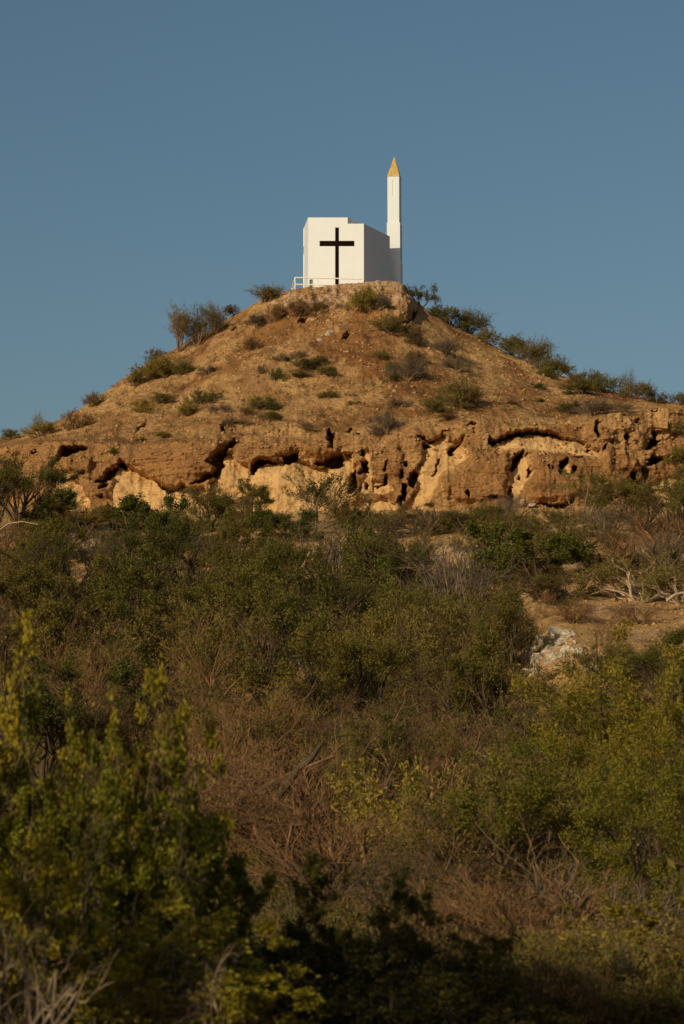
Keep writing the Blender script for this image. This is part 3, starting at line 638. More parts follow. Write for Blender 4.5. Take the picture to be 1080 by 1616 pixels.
# (px, py at the foot, width px, height px, kind, name, label)
HILLP = [
 (418,477,58,26,'holive','shrub','olive dome shrub on the skyline just left of the railing'),
 (371,494,40,16,'hbrown','shrub','flat reddish shrub on the skyline between the olive dome and the big twiggy bush'),
 (283,556,62,74,'hmixtall','tall_shrub','tall loose twiggy bush sticking out of the left skyline, outermost of three'),
 (312,548,70,66,'hmixtall','tall_shrub','grey brown twiggy bush with green tips, middle of three on the left skyline'),
 (340,528,56,50,'hmixtall','tall_shrub','green tipped bush nearest the railing of the three on the left skyline'),
 (244,562,46,20,'hbrown','shrub','low brown shrub on the skyline below the tall twiggy bushes'),
 (232,602,60,32,'holive','shrub','yellowish dry shrub on the left skyline where the slope steepens'),
 (262,594,70,32,'hyellow','shrub','pale yellow green shrub just downhill of the twiggy skyline bushes'),
 (285,592,44,24,'hdark','shrub','dark green shrub beneath the pale yellow one on the left slope'),
 (330,590,40,14,'hpurple','shrub','thin flat twig shrub with a pale stem on the upper left slope'),
 (222,608,40,16,'hbrown','shrub','brown shrub hugging the left edge of the mound'),
 (155,640,44,22,'hbrown','shrub','brown brush on the lower left skyline'),
 (122,678,66,32,'hbrown','shrub','broad brown twiggy shrub on the lower left skyline beside the yellow cushion'),
 (66,688,56,24,'hyellow','shrub','yellow green cushion shrub on the lower left skyline'),
 (60,680,22,34,'hbare','dead_shrub','bare upright twigs rising behind the yellow cushion shrub'),
 (18,694,32,18,'holive','shrub','small olive shrub at the far left skyline'),
 (222,652,56,22,'hyellow','shrub','long yellow green cushion on the left slope'),
 (260,636,44,16,'holive','shrub','olive sprawl running uphill from the long yellow cushion'),
 (297,655,44,20,'hyellow','shrub','yellow green cushion in the middle of the left slope'),
 (322,636,54,22,'hdark','shrub','dark green flat shrub above the mid slope cushion'),
 (345,650,44,16,'hpurple','shrub','grey brown shrub right of the mid slope cushion'),
 (412,648,52,24,'hdark','shrub','dark green shrub with a pale trunk above the bright flat cushion'),
 (434,663,50,15,'hbright','shrub','bright green flat cushion on the lower slope'),
 (262,690,32,9,'hyellow','shrub','tiny flat yellow plant above the big overhang'),
 (222,697,18,8,'hbright','shrub','tiny green tuft on the ledge above the big overhang'),
 (181,716,24,12,'hyellow','shrub','small yellow tuft growing beside the left hand cave'),
 (372,672,52,14,'hpurple','shrub','flat grey brown mat on the lower slope left of the bright cushion'),
 (385,655,40,14,'hbrown','shrub','brown mat just uphill of the grey brown mat'),
 (482,678,36,12,'hpurple','shrub','thin brown mat on the lower slope above the middle cave'),
 (577,492,66,38,'hyellow','shrub','round yellow green bush growing on the rock cap below the chapel'),
 (600,489,36,26,'hpurple','shrub','dark twiggy bush in the shade of the round yellow bush'),
 (618,528,80,30,'hdark','shrub','wide dark green shrub below the rock cap'),
 (432,508,46,28,'hbrown','shrub','brown shrub in the rocks under the left end of the railing'),
 (404,516,54,22,'hpurple','shrub','grey brown twig shrub left of the rocks near the top'),
 (466,500,50,28,'hbrown','shrub','brown twiggy shrub among rocks just under the railing'),
 (442,496,30,16,'holive','shrub','small olive shrub tucked under the summit rocks'),
 (500,492,40,18,'hbrown','shrub','brown sprawl on the summit rim below the cross'),
 (395,552,40,20,'hbrown','shrub','brown dry tuft on the upper left slope'),
 (470,566,28,14,'hpurple','shrub','small dark twig tuft at the centre of the slope'),
 (446,570,24,12,'hpurple','shrub','small grey twig tuft left of the centre of the slope'),
 (508,574,30,12,'holive','shrub','small olive tuft at the centre of the slope'),
 (478,584,46,20,'holive','shrub','olive shrub in the middle of the slope'),
 (517,592,42,20,'holive','shrub','olive shrub just right of the mid slope one'),
 (437,601,26,22,'hbright','shrub','bright yellow green upright plant on the mid slope'),
 (475,597,40,14,'holive','shrub','flat olive plant between the upright bright plant and the olive shrub'),
 (414,588,26,14,'hpurple','shrub','small grey tuft left of the bright upright plant'),
 (517,629,34,14,'holive','shrub','small olive tuft alone on the lower middle slope'),
 (602,568,30,18,'hdark','shrub','small dark green shrub on the right of the slope centre'),
 (618,584,20,14,'hdark','shrub','tiny dark green shrub below the small dark one'),
 (642,602,66,36,'hpurple','shrub','round purple brown twig shrub right of the slope centre'),
 (622,601,28,12,'hbright','shrub','small bright plant at the foot of the round purple shrub'),
 (630,644,40,20,'hpurple','shrub','grey twig shrub halfway between two purple ones'),
 (614,684,66,36,'hpurple','shrub','large purple grey twig shrub above the cliff'),
 (664,546,50,30,'hbrown','shrub','brown shrub on a short pale trunk under the dark skyline bushes'),
 (704,562,50,26,'hpurple','shrub','grey brown shrub on the upper right slope'),
 (700,556,30,16,'hdark','shrub','dark tuft on the upper right slope'),
 (718,586,46,26,'hpurple','shrub','grey twig shrub lower on the right slope'),
 (732,644,84,46,'hmixed','shrub','large dark green and brown bush on the right slope'),
 (690,650,56,26,'hdark','shrub','dark low bush joining the large one on the right slope'),
 (652,572,40,20,'hbrown','shrub','brown tuft uphill of the round purple shrub'),
 (666,478,54,34,'htree','small_tree','small green tree on the skyline right of the tower'),
 (688,486,26,18,'hdark','shrub','small dark shrub between the tower tree and the skyline bushes'),
 (712,506,62,28,'hdark','shrub','dark green bush, highest of the right skyline row'),
 (742,520,60,38,'hmixed','shrub','brown and green bush with twigs standing up on the right skyline'),
 (770,532,44,25,'hdark','shrub','dark green bush at the lower end of the upper skyline row'),
 (730,520,34,12,'hyellow','shrub','yellow cushion in front of the upper skyline row'),
 (806,560,62,30,'hdark','shrub','dark green bush starting the second skyline row'),
 (838,572,70,36,'hmixed','shrub','brown twiggy bush in the second skyline row'),
 (852,566,50,52,'hbare','dead_shrub','bare twigs standing above the second skyline row'),
 (876,586,50,26,'hdark','shrub','green bush at the lower end of the second skyline row'),
 (880,592,44,30,'holive','shrub','olive bush in front of the second skyline row'),
 (858,594,48,16,'hyellow','shrub','yellow green cushion below the second skyline row'),
 (848,614,28,11,'hbright','shrub','small bright cushion alone on the lower right slope'),
 (852,634,20,6,'hbright','shrub','tiny green mat on the ledge above the arch'),
 (804,638,48,8,'hbrown','shrub','thin brown mat on the ledge above the arch'),
 (926,612,66,28,'hdark','shrub','dark green bush on the right skyline under the slope shoulder'),
 (918,622,60,22,'holive','shrub','olive sprawl at the foot of the dark shoulder bush'),
 (958,620,48,26,'hdark','shrub','dark bush next down the skyline from the shoulder bush'),
 (1002,630,64,28,'hmixed','shrub','olive and brown bush on the lower right skyline'),
 (1040,638,44,24,'hbrown','shrub','pale brown brush on the lower right skyline'),
 (990,622,40,42,'hbare','dead_shrub','bare twigs above the lower right skyline'),
 (1072,640,36,22,'hdark','shrub','green bush at the far right skyline'),
 (935,656,90,28,'hpurple','shrub','long purple brown brush lying over the right hand ledge'),
 (968,652,70,18,'hpurple','shrub','thin purple brown brush right of the long one'),
 (900,652,44,18,'holive','shrub','olive tuft left of the long purple brush'),
 (912,600,40,10,'hbrown','shrub','dry brown mat in front of the shoulder bush'),
 (1064,684,46,18,'hdark','shrub','dark green shrub on the rubble at the far right'),
 (1072,730,50,28,'hyellow','shrub','yellow green shrub on the rubble at the far right'),
 (720,660,60,10,'hbrown','shrub','dry mat below the large bush on the right slope'),
 (560,640,34,10,'hbrown','shrub','dry mat on the lower middle slope'),
]
variants('hbright', 2, lambda r: hills(r, L_BRIGHT, 8000, B_GREY)); SIZE['hbright'] = (2.4, 1.2)
variants('hmixed', 3, lambda r: plant_meshes('mixed_shrub', r, [lv(12, .8, .3, .9, 4, .06, .16, .03), lv(110, .6, .35, .8, 4, .05, .18, .012, tmin=.15), lv(1100, .35, .4, .7, 3, .03, .15, .005)],
    dict(n=5200, size=.075, aspect=.4, jitter=.03, along=.4), B_RED, L_HILL, 0, norm=(2.4, 1.4))); SIZE['hmixed'] = (2.4, 1.4)
variants('hmixtall', 3, lambda r: plant_meshes('tall_shrub', r, [lv(12, 1.5, .4, .65, 5, .05, .14, .035), lv(110, .9, .35, .6, 4, .05, .15, .014, tmin=.2), lv(900, .42, .4, .6, 3, .03, .14, .006)],
    dict(n=4600, size=.08, aspect=.3, jitter=.03, along=.5, tmin=.3), B_RED, L_HILL, 0, norm=(2.6, 2.6))); SIZE['hmixtall'] = (2.6, 2.6)
variants('htree', 1, lambda r: plant_meshes('small_tree', r, [lv(4, 1.2, .2, .7, 5, .05, .2, .05), lv(26, .8, .3, .8, 4, .03, .2, .02, tmin=.4), lv(220, .35, .4, .7, 3, .03, .15, .007)],
    dict(n=3600, size=.085, aspect=.5, jitter=.05, along=.3), B_BROWN, L_GREEN, 0, norm=(2.6, 1.8))); SIZE['htree'] = (2.6, 1.8)
for a in HILLP: hill_plant(*a)

# boulders lying on the slope
M_ROCK = plain('weathered_rock', (.36, .205, .085), rough=.95, var=.45, scale=2.5, bump=.05)
M_PALEROCK = plain('pale_rock', (.40, .34, .27), rough=.95, var=.4, scale=3, bump=.04)
M_WHITE = plain('white_rock', (.42, .34, .235), rough=.95, var=.55, scale=2.0, bump=.05)
import bmesh
def rock_mesh(name, seed, mat, n=26):
    r = np.random.default_rng(seed); bm = bmesh.new()
    p = r.normal(size=(n, 3)); p /= np.abs(p).max(1, keepdims=True) ** .6; p *= r.uniform(.75, 1, (n, 1)) * .5
    for q in p: bm.verts.new(q)
    bmesh.ops.convex_hull(bm, input=bm.verts[:]); bmesh.ops.delete(bm, geom=[v for v in bm.verts if not v.link_faces], context='VERTS')
    bmesh.ops.subdivide_edges(bm, edges=bm.edges[:], cuts=1)
    bmesh.ops.triangulate(bm, faces=bm.faces[:])
    for v in bm.verts: v.co += Vector(r.normal(size=3)) * .022
    me = bpy.data.meshes.new(name); bm.to_mesh(me); bm.free(); me.materials.append(mat); return me
RK = [rock_mesh('boulder', s, M_ROCK) for s in range(4)]; PRK = [rock_mesh('pale_boulder', s + 9, M_PALEROCK) for s in range(3)]; WRK = [rock_mesh('white_boulder', s + 20, M_WHITE) for s in range(4)]
def rock(px, py, wp, hp, me, label, name='boulder', group='boulders on the hill', d=None):
    h = hit(px, py); s = h.y / FPX
    h = h + Vector((0, .25 * wp * s, -.1 * hp * s)); o = link(name, me, None, h); o.scale = (wp * s, wp * s * .8, hp * s * 1.2); o.rotation_euler = (random.uniform(-.3, .3), random.uniform(-.3, .3), random.uniform(0, 6.28))
    return tag(o, label, 'rock', group)
ROCKS = [
 (536,523,26,18,RK[0],'largest dark boulder on the slope under the chapel cross'), (518,528,14,16,PRK[0],'pale stone left of the largest boulder under the cross'), (507,537,13,8,PRK[1],'flat whitish stone downhill of the largest boulder'),
 (520,512,14,14,RK[2],'brown stone just uphill of the pale one'), (368,510,14,15,RK[1],'dark wedge shaped rock near the left skyline'), (476,509,13,14,PRK[2],'pale upright rock under the summit shrubs'),
 (492,505,16,12,RK[3],'dark rock beside the pale upright one under the summit'), (618,612,9,9,RK[0],'small dark stone below the round purple shrub'), (622,618,8,8,RK[1],'second small dark stone below the round purple shrub'),
 (992,668,22,18,RK[2],'brown block in the rubble under the long purple brush'), (1012,676,16,14,RK[3],'brown block at the right of the rubble ledge'), (958,672,26,22,RK[0],'big knobby block of the rubble right of the arch'),
 (905,668,22,18,RK[1],'knobby block on top of the rubble left part'), (1050,670,28,12,RK[2],'flat ledge block at the far right skyline'), (1048,688,18,12,RK[3],'rounded block below the flat ledge block'),
 (590,745,8,8,RK[1],'small stone caught in the crack right of the middle caves'), (328,768,9,7,RK[0],'small stone fallen under the big overhang'), (336,772,7,6,RK[2],'smaller stone fallen under the big overhang'),
 (826,792,16,8,PRK[0],'pale slab at the foot of the dark cleft'), (840,796,14,8,PRK[2],'second pale slab at the foot of the dark cleft'), (936,782,9,6,PRK[1],'pale stone under the right hand overhang'),
]
for r in ROCKS: rock(*r)
# thicket on the rise below the cliff: (px, py of the top, width px, distance m, kind, name, label)
GR = 'brush growing on the rise below the cliff'
TH = [
 # foot of the cliff, about 155-162 m away
 (30,722,120,158,'tamolive','shrub','feathery grey green bush hiding the left end of the cliff'),
 (-20,712,110,152,'tamarisk','shrub','green bush cut by the left edge under the skyline'),
 (80,772,90,156,'bright','shrub','light green leafy bush under the small left cave'),
 (128,790,80,154,'tamolive','shrub','pale olive bush right of the light green leafy one under the left cave'),
 (198,778,120,156,'bright','shrub','vivid green leafy bush under the pale slab of cliff'),
 (262,786,90,150,'bright','shrub','vivid green bush, second along the cliff foot'),
 (330,766,96,156,'tamolive','shrub','feathery olive bush under the big overhang'),
 (398,762,84,156,'tamarisk','shrub','feathery olive bush right under the middle caves'),
 (500,742,118,156,'openbush','shrub','open airy bush with visible stems in front of the middle cliff'),
 (560,786,80,157,'openbush','shrub','airy low bush beside the open one at the cliff foot'),
 (452,800,80,152,'bright','shrub','green bush low between two feathery cliff foot bushes'),
 (612,806,90,153,'tamolive','shrub','olive bush below the narrow caves'),
 (668,790,100,154,'baregrey','shrub','thin grey twig bush below the pale rock panel'),
 (735,792,110,154,'tamolive','shrub','olive green bush below the brown buttress'),
 (806,776,70,156,'baregrey','shrub','grey bare bush in front of the dark cleft'),
 (812,806,110,150,'openbush','shrub','airy green bush in the row below the arch'),
 (878,800,100,152,'openbush','shrub','airy green bush in front of the right overhang'),
 (925,742,96,161,'openbush','shrub','thin green bush growing against the right cliff face'),
 (960,790,90,152,'baregrey','shrub','grey twig bush below the right overhang'),
 (1010,752,110,154,'tamarisk','shrub','green bush under the dark holes of the right cliff'),
 (1075,742,100,150,'tamolive','shrub','olive bush at the right edge beneath the rubble'),
 (1040,800,120,148,'barered','shrub','brown bare bush at the right beneath the olive one'),
 # second row 135-147 m
 (10,806,130,142,'barered','shrub','brown twig bush with a pale crooked branch at the left edge'),
 (75,826,130,140,'tamarisk','shrub','dark feathery bush below the light green leafy one'),
 (160,830,130,142,'baregrey','shrub','grey brown twiggy bush left of the deep green gap'),
 (230,820,130,140,'tamarisk','shrub','feathery green bush in the second row, left'),
 (300,812,120,143,'tamolive','shrub','olive feathery bush in the second row'),
 (365,818,130,139,'tamarisk','shrub','big feathery bush in the second row under the overhang'),
 (440,836,120,138,'tamarisk','shrub','dark feathery bush beside the broken pale stick'),
 (520,822,120,142,'baregrey','shrub','grey dead brush around the broken pale stick'),
 (575,824,110,141,'bright','shrub','fresh green bush right of the pale stick'),
 (640,820,140,140,'tamolive','shrub','olive bush left of the big grey dead bush'),
 (700,846,170,134,'baregrey','shrub','big grey dead bush with arching branches, right of centre'),
 (742,858,130,130,'baregrey','shrub','second grey dead bush leaning over the gap'),
 (790,826,130,140,'bright','shrub','green bush above the dark hollow right of centre'),
 (850,834,120,136,'bright','shrub','green bush above the bare earth bank'),
 (910,826,110,142,'tamolive','shrub','olive bush above the bare earth bank'),
 (1012,868,150,131,'pale_tree','small_tree','small spreading tree with pale trunks on the earth bank'),
 (1078,880,90,130,'pale_tree','small_tree','pale limbed tree leaning in from the right edge'),
 (975,830,130,140,'barered','shrub','brown bush behind the small pale trunked tree'),
 (1050,838,120,140,'baregrey','shrub','grey bush behind the tree at the right edge'),
 # third row 115-130 m
 (-10,880,150,124,'tamolive','shrub','olive bush at the left edge over brown stems'),
 (60,900,160,122,'tamarisk','shrub','dark green bush over slim brown trunks at the left'),
 (140,890,150,126,'tamarisk','shrub','green bush with reddish stems left of the middle'),
 (215,880,170,124,'tamarisk','shrub','broad feathery bush, third row left'),
 (300,868,170,127,'tamolive','shrub','olive feathery bush in the middle of the left half'),
 (330,900,170,122,'tamarisk','shrub','feathery green bush over bare red stems'),
 (420,884,160,122,'tamarisk','shrub','tall feathery bush left of centre'),
 (505,880,170,118,'tamarisk','shrub','tall feathery green crown at the centre over dark trunks'),
 (580,896,160,122,'tamarisk','shrub','feathery green crown right of the central one'),
 (650,912,150,120,'tamarisk','shrub','feathery bush in front of the big grey dead bush'),
 (618,925,150,114,'tamolive','shrub','olive bush below the crowns right of centre'),
 (770,930,120,122,'tamolive','shrub','olive bush between the dead bush and the white rocks'),
 (800,940,120,118,'tamarisk','shrub','green bush just left of the white rocks'),
 (872,895,100,130,'tamolive','shrub','low olive scrub at the top of the earth bank'),
 (92,850,110,134,'tamolive','shrub','olive bush filling the hollow below the light green leafy one'),
 (965,1022,120,108,'tamolive','shrub','olive bush at the lower rim of the earth bank'),
 (1062,1004,140,106,'tamarisk','shrub','green bush at the lower rim of the earth bank by the right edge'),
 (893,1078,110,100,'tamolive','shrub','olive bush directly below the white rocks'),
 (640,870,120,136,'tamarisk','shrub','dark green bush behind the left arm of the grey dead bush'),
 (745,838,120,144,'openbush','shrub','airy bush above the big grey dead bush'),
 (85,812,110,148,'tamarisk','shrub','green bush between the cliff foot and the hollow at the left'),
 (905,965,90,124,'drybrush','shrub','low dry scrub in the middle of the earth bank'),
 (1010,952,80,124,'drybrush','shrub','low dry scrub on the earth bank below the pale trunked tree'),
 # fourth row 95-112 m
 (20,950,180,104,'redtree','small_tree','half bare tree at the left edge behind the leafy near bush'),
 (95,960,190,104,'tamarisk','shrub','green bush over brown stems, behind the top of the leafy near bush'),
 (190,965,190,108,'tamarisk','shrub','dark green and brown bush behind the leafy near bush'),
 (262,955,190,106,'tamolive','shrub','olive bush over reddish stems between two green bushes'),
 (350,950,190,104,'redtree','small_tree','half bare reddish tree left of the dark central trunks'),
 (430,935,200,105,'tamarisk','shrub','green crown over dark forked trunks, left of centre'),
 (482,1000,250,90,'opentree','small_tree','open tree with dark forked trunks in the middle of the picture'),
 (600,945,200,104,'tamarisk','shrub','green crown beside the open tree'),
 (665,975,190,100,'tamolive','shrub','olive brush right of the open central tree'),
 (735,1000,190,98,'redtree','shrub','half bare reddish brush in front of the slope right of centre'),
 (775,1010,170,92,'tamarisk','shrub','green brush left below the white rocks'),
 # fifth row 75-95 m
 (300,1080,240,84,'barered','shrub','low brown tangle left of the central tree'),
 (390,1080,240,82,'barered','shrub','brown tangle in front of the central tree'),
 (480,1110,260,80,'drybrush','shrub','dry brown brush below the central tree'),
 (575,1010,180,88,'opentree','small_tree','smaller open tree just right of the central forked one'),
 (300,985,190,92,'redtree','small_tree','half bare tree with reddish stems left of the central forked one'),
 (140,1000,190,94,'redtree','small_tree','half bare tree with brown stems behind the leafy near bush'),
 (700,960,180,104,'redtree','small_tree','half bare tree in front of the big grey dead bush'),
 (580,1090,240,84,'barered','shrub','brown bare brush right of the central tree foot'),
 (670,1100,240,82,'drybrush','shrub','rusty brush in the middle right'),
 (745,1130,200,78,'barered','shrub','rusty bare brush beside the big mesquite'),
 (420,1150,260,68,'barered','shrub','dark fallen brush at the middle of the lower half'),
 (200,1060,240,80,'redtree','small_tree','half bare tree behind the leafy near bush'),
 (60,1050,260,78,'tamarisk','shrub','green bush behind the left leafy near bush'),
 (360,1120,170,74,'tamolive','shrub','thin olive bush growing through the brown tangle left of the logs'),
 (600,1130,160,72,'tamolive','shrub','thin olive bush growing through the brown brush right of the logs'),
 (525,1160,130,70,'weeds','weed_clump','yellow green sprays beside the fallen logs'),
 (430,1075,190,76,'redtree','small_tree','bare forked tree with dark reddish stems at the very centre left'),
 (560,1090,190,74,'redtree','small_tree','bare forked tree with dark reddish stems right of the fallen logs'),
 (660,1130,180,70,'redtree','small_tree','bare forked tree with reddish stems left of the mesquites'),
 (340,1110,170,72,'redtree','small_tree','bare forked tree right behind the leafy near bush'),
 # sixth row 50-70 m : right hand mesquites and the weeds in the middle
 (900,1045,280,62,'mesquite','small_tree','broad yellow green mesquite below the white rocks'),
 (1010,985,330,58,'mesquite','small_tree','largest mesquite crown, filling the right side'),
 (1090,1060,240,54,'mesquite','small_tree','mesquite crown cut by the right edge'),
 (830,1120,250,56,'mesquite','small_tree','mesquite crown reaching furthest to the middle'),
 (960,1170,330,50,'mesquite','small_tree','lower mesquite crown in front of the largest one'),
 (790,1210,230,50,'tamolive','shrub','olive bush at the left foot of the mesquites'),
 (640,1200,220,58,'weeds','weed_clump','yellow green weeds with straw stalks in the middle'),
 (560,1180,240,62,'barered','shrub','arching dry stalks left of the yellow green weeds'),
 (470,1190,220,60,'barered','shrub','dark brown branches leaning at the lower middle'),
 (700,1260,230,50,'drybrush','shrub','rusty dry brush under the yellow green weeds'),
 (520,1250,240,52,'barered','shrub','brown coloured twigs above the dark near bush'),
 (610,1300,240,46,'palebrush','shrub','pale dry stalks right of the dark near bush top'),
 (1060,1180,260,46,'mesquite','small_tree','mesquite branches at the right edge, lower down'),
 (330,1160,220,58,'drybrush','shrub','brown brush right behind the leafy near bush'),
 # seventh row 36-48 m
 (850,1330,300,42,'barered','shrub','brown dry twig bush under the mesquites'),
 (950,1350,280,42,'baregrey','shrub','grey dry twig bush under the mesquites, right'),
 (760,1360,240,42,'drybrush','shrub','dry brush between the dark near bush and the mesquites'),
 (1050,1420,260,36,'yellowbush','shrub','yellow green leafy bush at the lower right corner'),
 (960,1440,220,36,'weeds','weed_clump','tall tan stalks and weeds left of the lower right corner bush'),
 (880,1430,240,38,'drybrush','shrub','brown dry brush at the bottom right'),
]
variants('openbush', 3, lambda r: plant_meshes('open_bush', r, [lv(8, 2.0, .3, .65, 6, .04, .14, .05), lv(44, 1.0, .35, .65, 5, .05, .15, .018, tmin=.3), lv(300, .5, .4, .6, 3, .05, .14, .008)],
    dict(n=6500, size=.095, aspect=.3, jitter=.03, along=.5), B_GREY, L_OLIVE, 1, norm=(4.0, 3.2))); SIZE['openbush'] = (4.0, 3.2)
variants('opentree', 2, lambda r: plant_meshes('open_tree', r, [lv(6, 3.6, .2, .5, 8, .03, .16, .12, tip=.3), lv(34, 1.3, .3, .6, 5, .05, .16, .035, tmin=.5), lv(300, .7, .4, .6, 4, .05, .14, .012), lv(1500, .35, .4, .6, 3, .02, .12, .005)],
    dict(n=14000, size=.09, aspect=.3, jitter=.06, along=.5, clump=1.3), B_DARK, L_GREEN, 1, norm=(5.2, 5.0))); SIZE['opentree'] = (5.2, 5.0)
variants('weeds', 2, lambda r: plant_meshes('weeds', r, [lv(40, 1.5, .5, .35, 6, .02, .12, .010), lv(300, .5, .4, .6, 4, .05, .12, .005, tmin=.2)],
    dict(n=5200, size=.07, aspect=.45, jitter=.03, along=.3), plain('straw', (.26, .19, .10), var=.3), L_YELLOW, 0, spread=1.2, norm=(3.0, 2.0))); SIZE['weeds'] = (3.0, 2.0)
variants('palebrush', 3, lambda r: plant_meshes('pale_brush', r, [lv(9, 1.9, .35, .8, 7, .0, .16, .025), lv(60, 1.1, .4, .6, 6, -.02, .16, .011, tmin=.15), lv(600, .55, .4, .6, 4, -.02, .16, .005), lv(1400, .25, .4, .6, 3, 0, .12, .0035)],
    dict(n=1500, size=.05, aspect=.4, jitter=.03, along=.4), B_GREY, L_OLIVE, 1, norm=(3.4, 2.4))); SIZE['palebrush'] = (3.4, 2.4)
variants('yellowbush', 2, lambda r: fore(r, L_YELLOW, 30000, B_GREY)); SIZE['yellowbush'] = (4.0, 4.0)
variants('redtree', 2, lambda r: plant_meshes('red_tree', r, [lv(9, 3.4, .2, .45, 8, .03, .13, .075, tip=.3), lv(60, 1.3, .3, .5, 5, .05, .14, .03, tmin=.3), lv(400, .7, .4, .5, 4, .05, .14, .012), lv(900, .35, .4, .6, 3, .02, .12, .006, tmin=.4)],
    dict(n=4500, size=.09, aspect=.3, jitter=.06, along=.5, clump=1.2), B_RED, L_OLIVE, 1, norm=(4.6, 4.6))); SIZE['redtree'] = (4.6, 4.6)
def thick(px, pt, wp, d, key, name, label, group=GR, cat=None, hmin=1.3, sink=.1):
    x = (px - 540) / FPX * d * 1.0; z = drop(x, d); top = V(px, pt, d).z
    h = max(hmin, (top - z) * 1.03); w_ = wp * (1.75 if d < 32 else 1.6 if d < 65 else 1.4) * d / FPX
    nw, nh = SIZE[key]
    return plant(key, Vector((x, d, z - sink)), w_, h, name, label, cat or ('tree' if 'tree' in name else 'weeds' if 'weed' in name else 'shrub'), group)
for a in TH:
    thick(*a)
# near bushes
NB = "near bushes close to the camera"
NEAR = [
 (35,1062,210,30,'leathery','leafy_bush','leafy olive bush, tallest of the near ones, at the left edge'),
 (-60,1120,230,27,'leathery','leafy_bush','leafy near bush cut by the left edge'),
 (225,1100,190,29,'leathery','leafy_bush','leafy near bush with yellowish top behind the pale dead branches'),
 (130,1230,260,27,'leathery','leafy_bush','leafy near bush filling the lower left'),
 (330,1300,210,28,'leathery','leafy_bush','leafy near bush at the bottom between the pale branches and the dark bush'),
 (250,1430,300,25,'leathery','leafy_bush','leafy near bush lowest at the bottom left'),
 (-5,1290,260,23.0,'palebare','dead_bush','tangle of pale bare branches at the lower left edge'),
 (70,1455,200,23,'palebare','dead_bush','second tangle of pale bare branches at the bottom left'),
 (370,1500,130,24,'palebare','dead_bush','small pale forked branches at the bottom, left of the dark bush'),
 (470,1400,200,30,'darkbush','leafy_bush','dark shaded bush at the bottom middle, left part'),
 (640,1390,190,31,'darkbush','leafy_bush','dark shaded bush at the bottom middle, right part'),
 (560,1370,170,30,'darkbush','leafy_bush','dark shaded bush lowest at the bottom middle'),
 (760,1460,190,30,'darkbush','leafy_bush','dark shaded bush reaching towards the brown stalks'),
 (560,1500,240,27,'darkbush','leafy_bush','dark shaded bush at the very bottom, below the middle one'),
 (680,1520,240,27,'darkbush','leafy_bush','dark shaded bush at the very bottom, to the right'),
 (135,1150,150,28,'leathery','leafy_bush','smaller leafy near bush between the two tall tops'),
 (-10,1260,240,25,'leathery','leafy_bush','leafy near bush behind the pale tangle at the left edge'),
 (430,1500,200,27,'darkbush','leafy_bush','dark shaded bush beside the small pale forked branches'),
]
for a in NEAR: thick(*a, group=NB, sink=.05)
# ------------------------------------------------------------------ white rock outcrop and earth bank stones
def at_ground(px, py): return hit(px, py)
out_r = hit(893, 1050)
oc = root('rock_outcrop', out_r, 'broken white rock outcrop between the green bushes on the right', 'rock outcrop')
rr_ = np.random.default_rng(8); WRK = [rock_mesh('white_rock', 40 + i, M_WHITE, 16) for i in range(8)]
WC = [(888,1010,34,13,22),(856,1034,30,13,20),(905,1034,28,10,10),(845,1060,14,8,6),(936,1050,12,8,6),(808,1016,10,8,4)]
for (cx_, cy_, rx_, ry_, cnt) in WC:
    for _ in range(cnt):
        a = rr_.uniform(0, 6.28); q = rr_.uniform() ** .5; px = cx_ + rx_ * q * math.cos(a); py = cy_ + ry_ * q * math.sin(a)
        h = hit(px, py); s = h.y / FPX; wp = rr_.uniform(7, 24)
        o = link('rock', WRK[rr_.integers(8)], oc, h - out_r - Vector((0, 0, .05 * wp * s))); o.scale = (wp * s * 1.15, wp * s, wp * s * rr_.uniform(.6, 1.0)); o.rotation_euler = tuple(rr_.uniform(-.6, .6, 2)) + (rr_.uniform(0, 6.28),)
# dead sticks
def stick(pts, r, name, label, mat=B_PALE):
    P_ = [V(*p) for p in pts]; b0 = P_[0]
    pa = np.array([[tuple(p - b0) for p in P_]]); ra = np.linspace(r, r * .45, len(P_))[None, :]
    v_, q_ = tubes(pa, ra, 6); return tag(link(name, make_mesh(name, v_, q_, mat, True), None, b0), label, 'dead wood', 'pale dead sticks in the brush')
stick([(478,895,136),(482,886,135.9),(489,871,135.8)], .09, 'dead_stick', 'thick broken pale stick standing in the brush below the middle caves')
stick([(432,846,139),(440,860,139),(452,872,139)], .035, 'dead_stick', 'thin bent pale stick left of the broken one')
stick([(0,836,138),(14,826,138),(36,823,138),(60,828,138)], .05, 'dead_branch', 'pale crooked branch at the left edge under the cliff')
stick([(940,1320,46),(950,1330,46),(962,1344,46)], .022, 'dead_stick', 'short whitish stick in the mesquites at the right')
stick([(752,1186,74),(770,1196,74),(786,1210,74)], .03, 'dead_stick', 'pale stick lying left of the mesquites')
stick([(1052,948,128),(1066,938,128),(1084,934,128)], .11, 'fallen_limb', 'thick pale fallen limb at the right edge of the earth bank')
stick([(925,930,130),(935,915,130),(940,905,130)], .07, 'dead_branch', 'short leaning trunk piece at the top of the earth bank', B_RED)
stick([(432,1262,64),(452,1240,64),(470,1214,64),(492,1196,64),(506,1176,64.5)], .13, 'fallen_log', 'thick dark fallen log curving upward at the middle of the lower half', B_BROWN)
stick([(405,1250,66),(440,1228,66),(480,1212,66),(530,1192,66)], .07, 'fallen_log', 'thinner reddish fallen log crossing the thick dark one', B_RED)
stick([(440,1282,60),(480,1268,60),(540,1276,60)], .025, 'dead_branch', 'pale dry branch lying below the fallen logs', B_GREY)
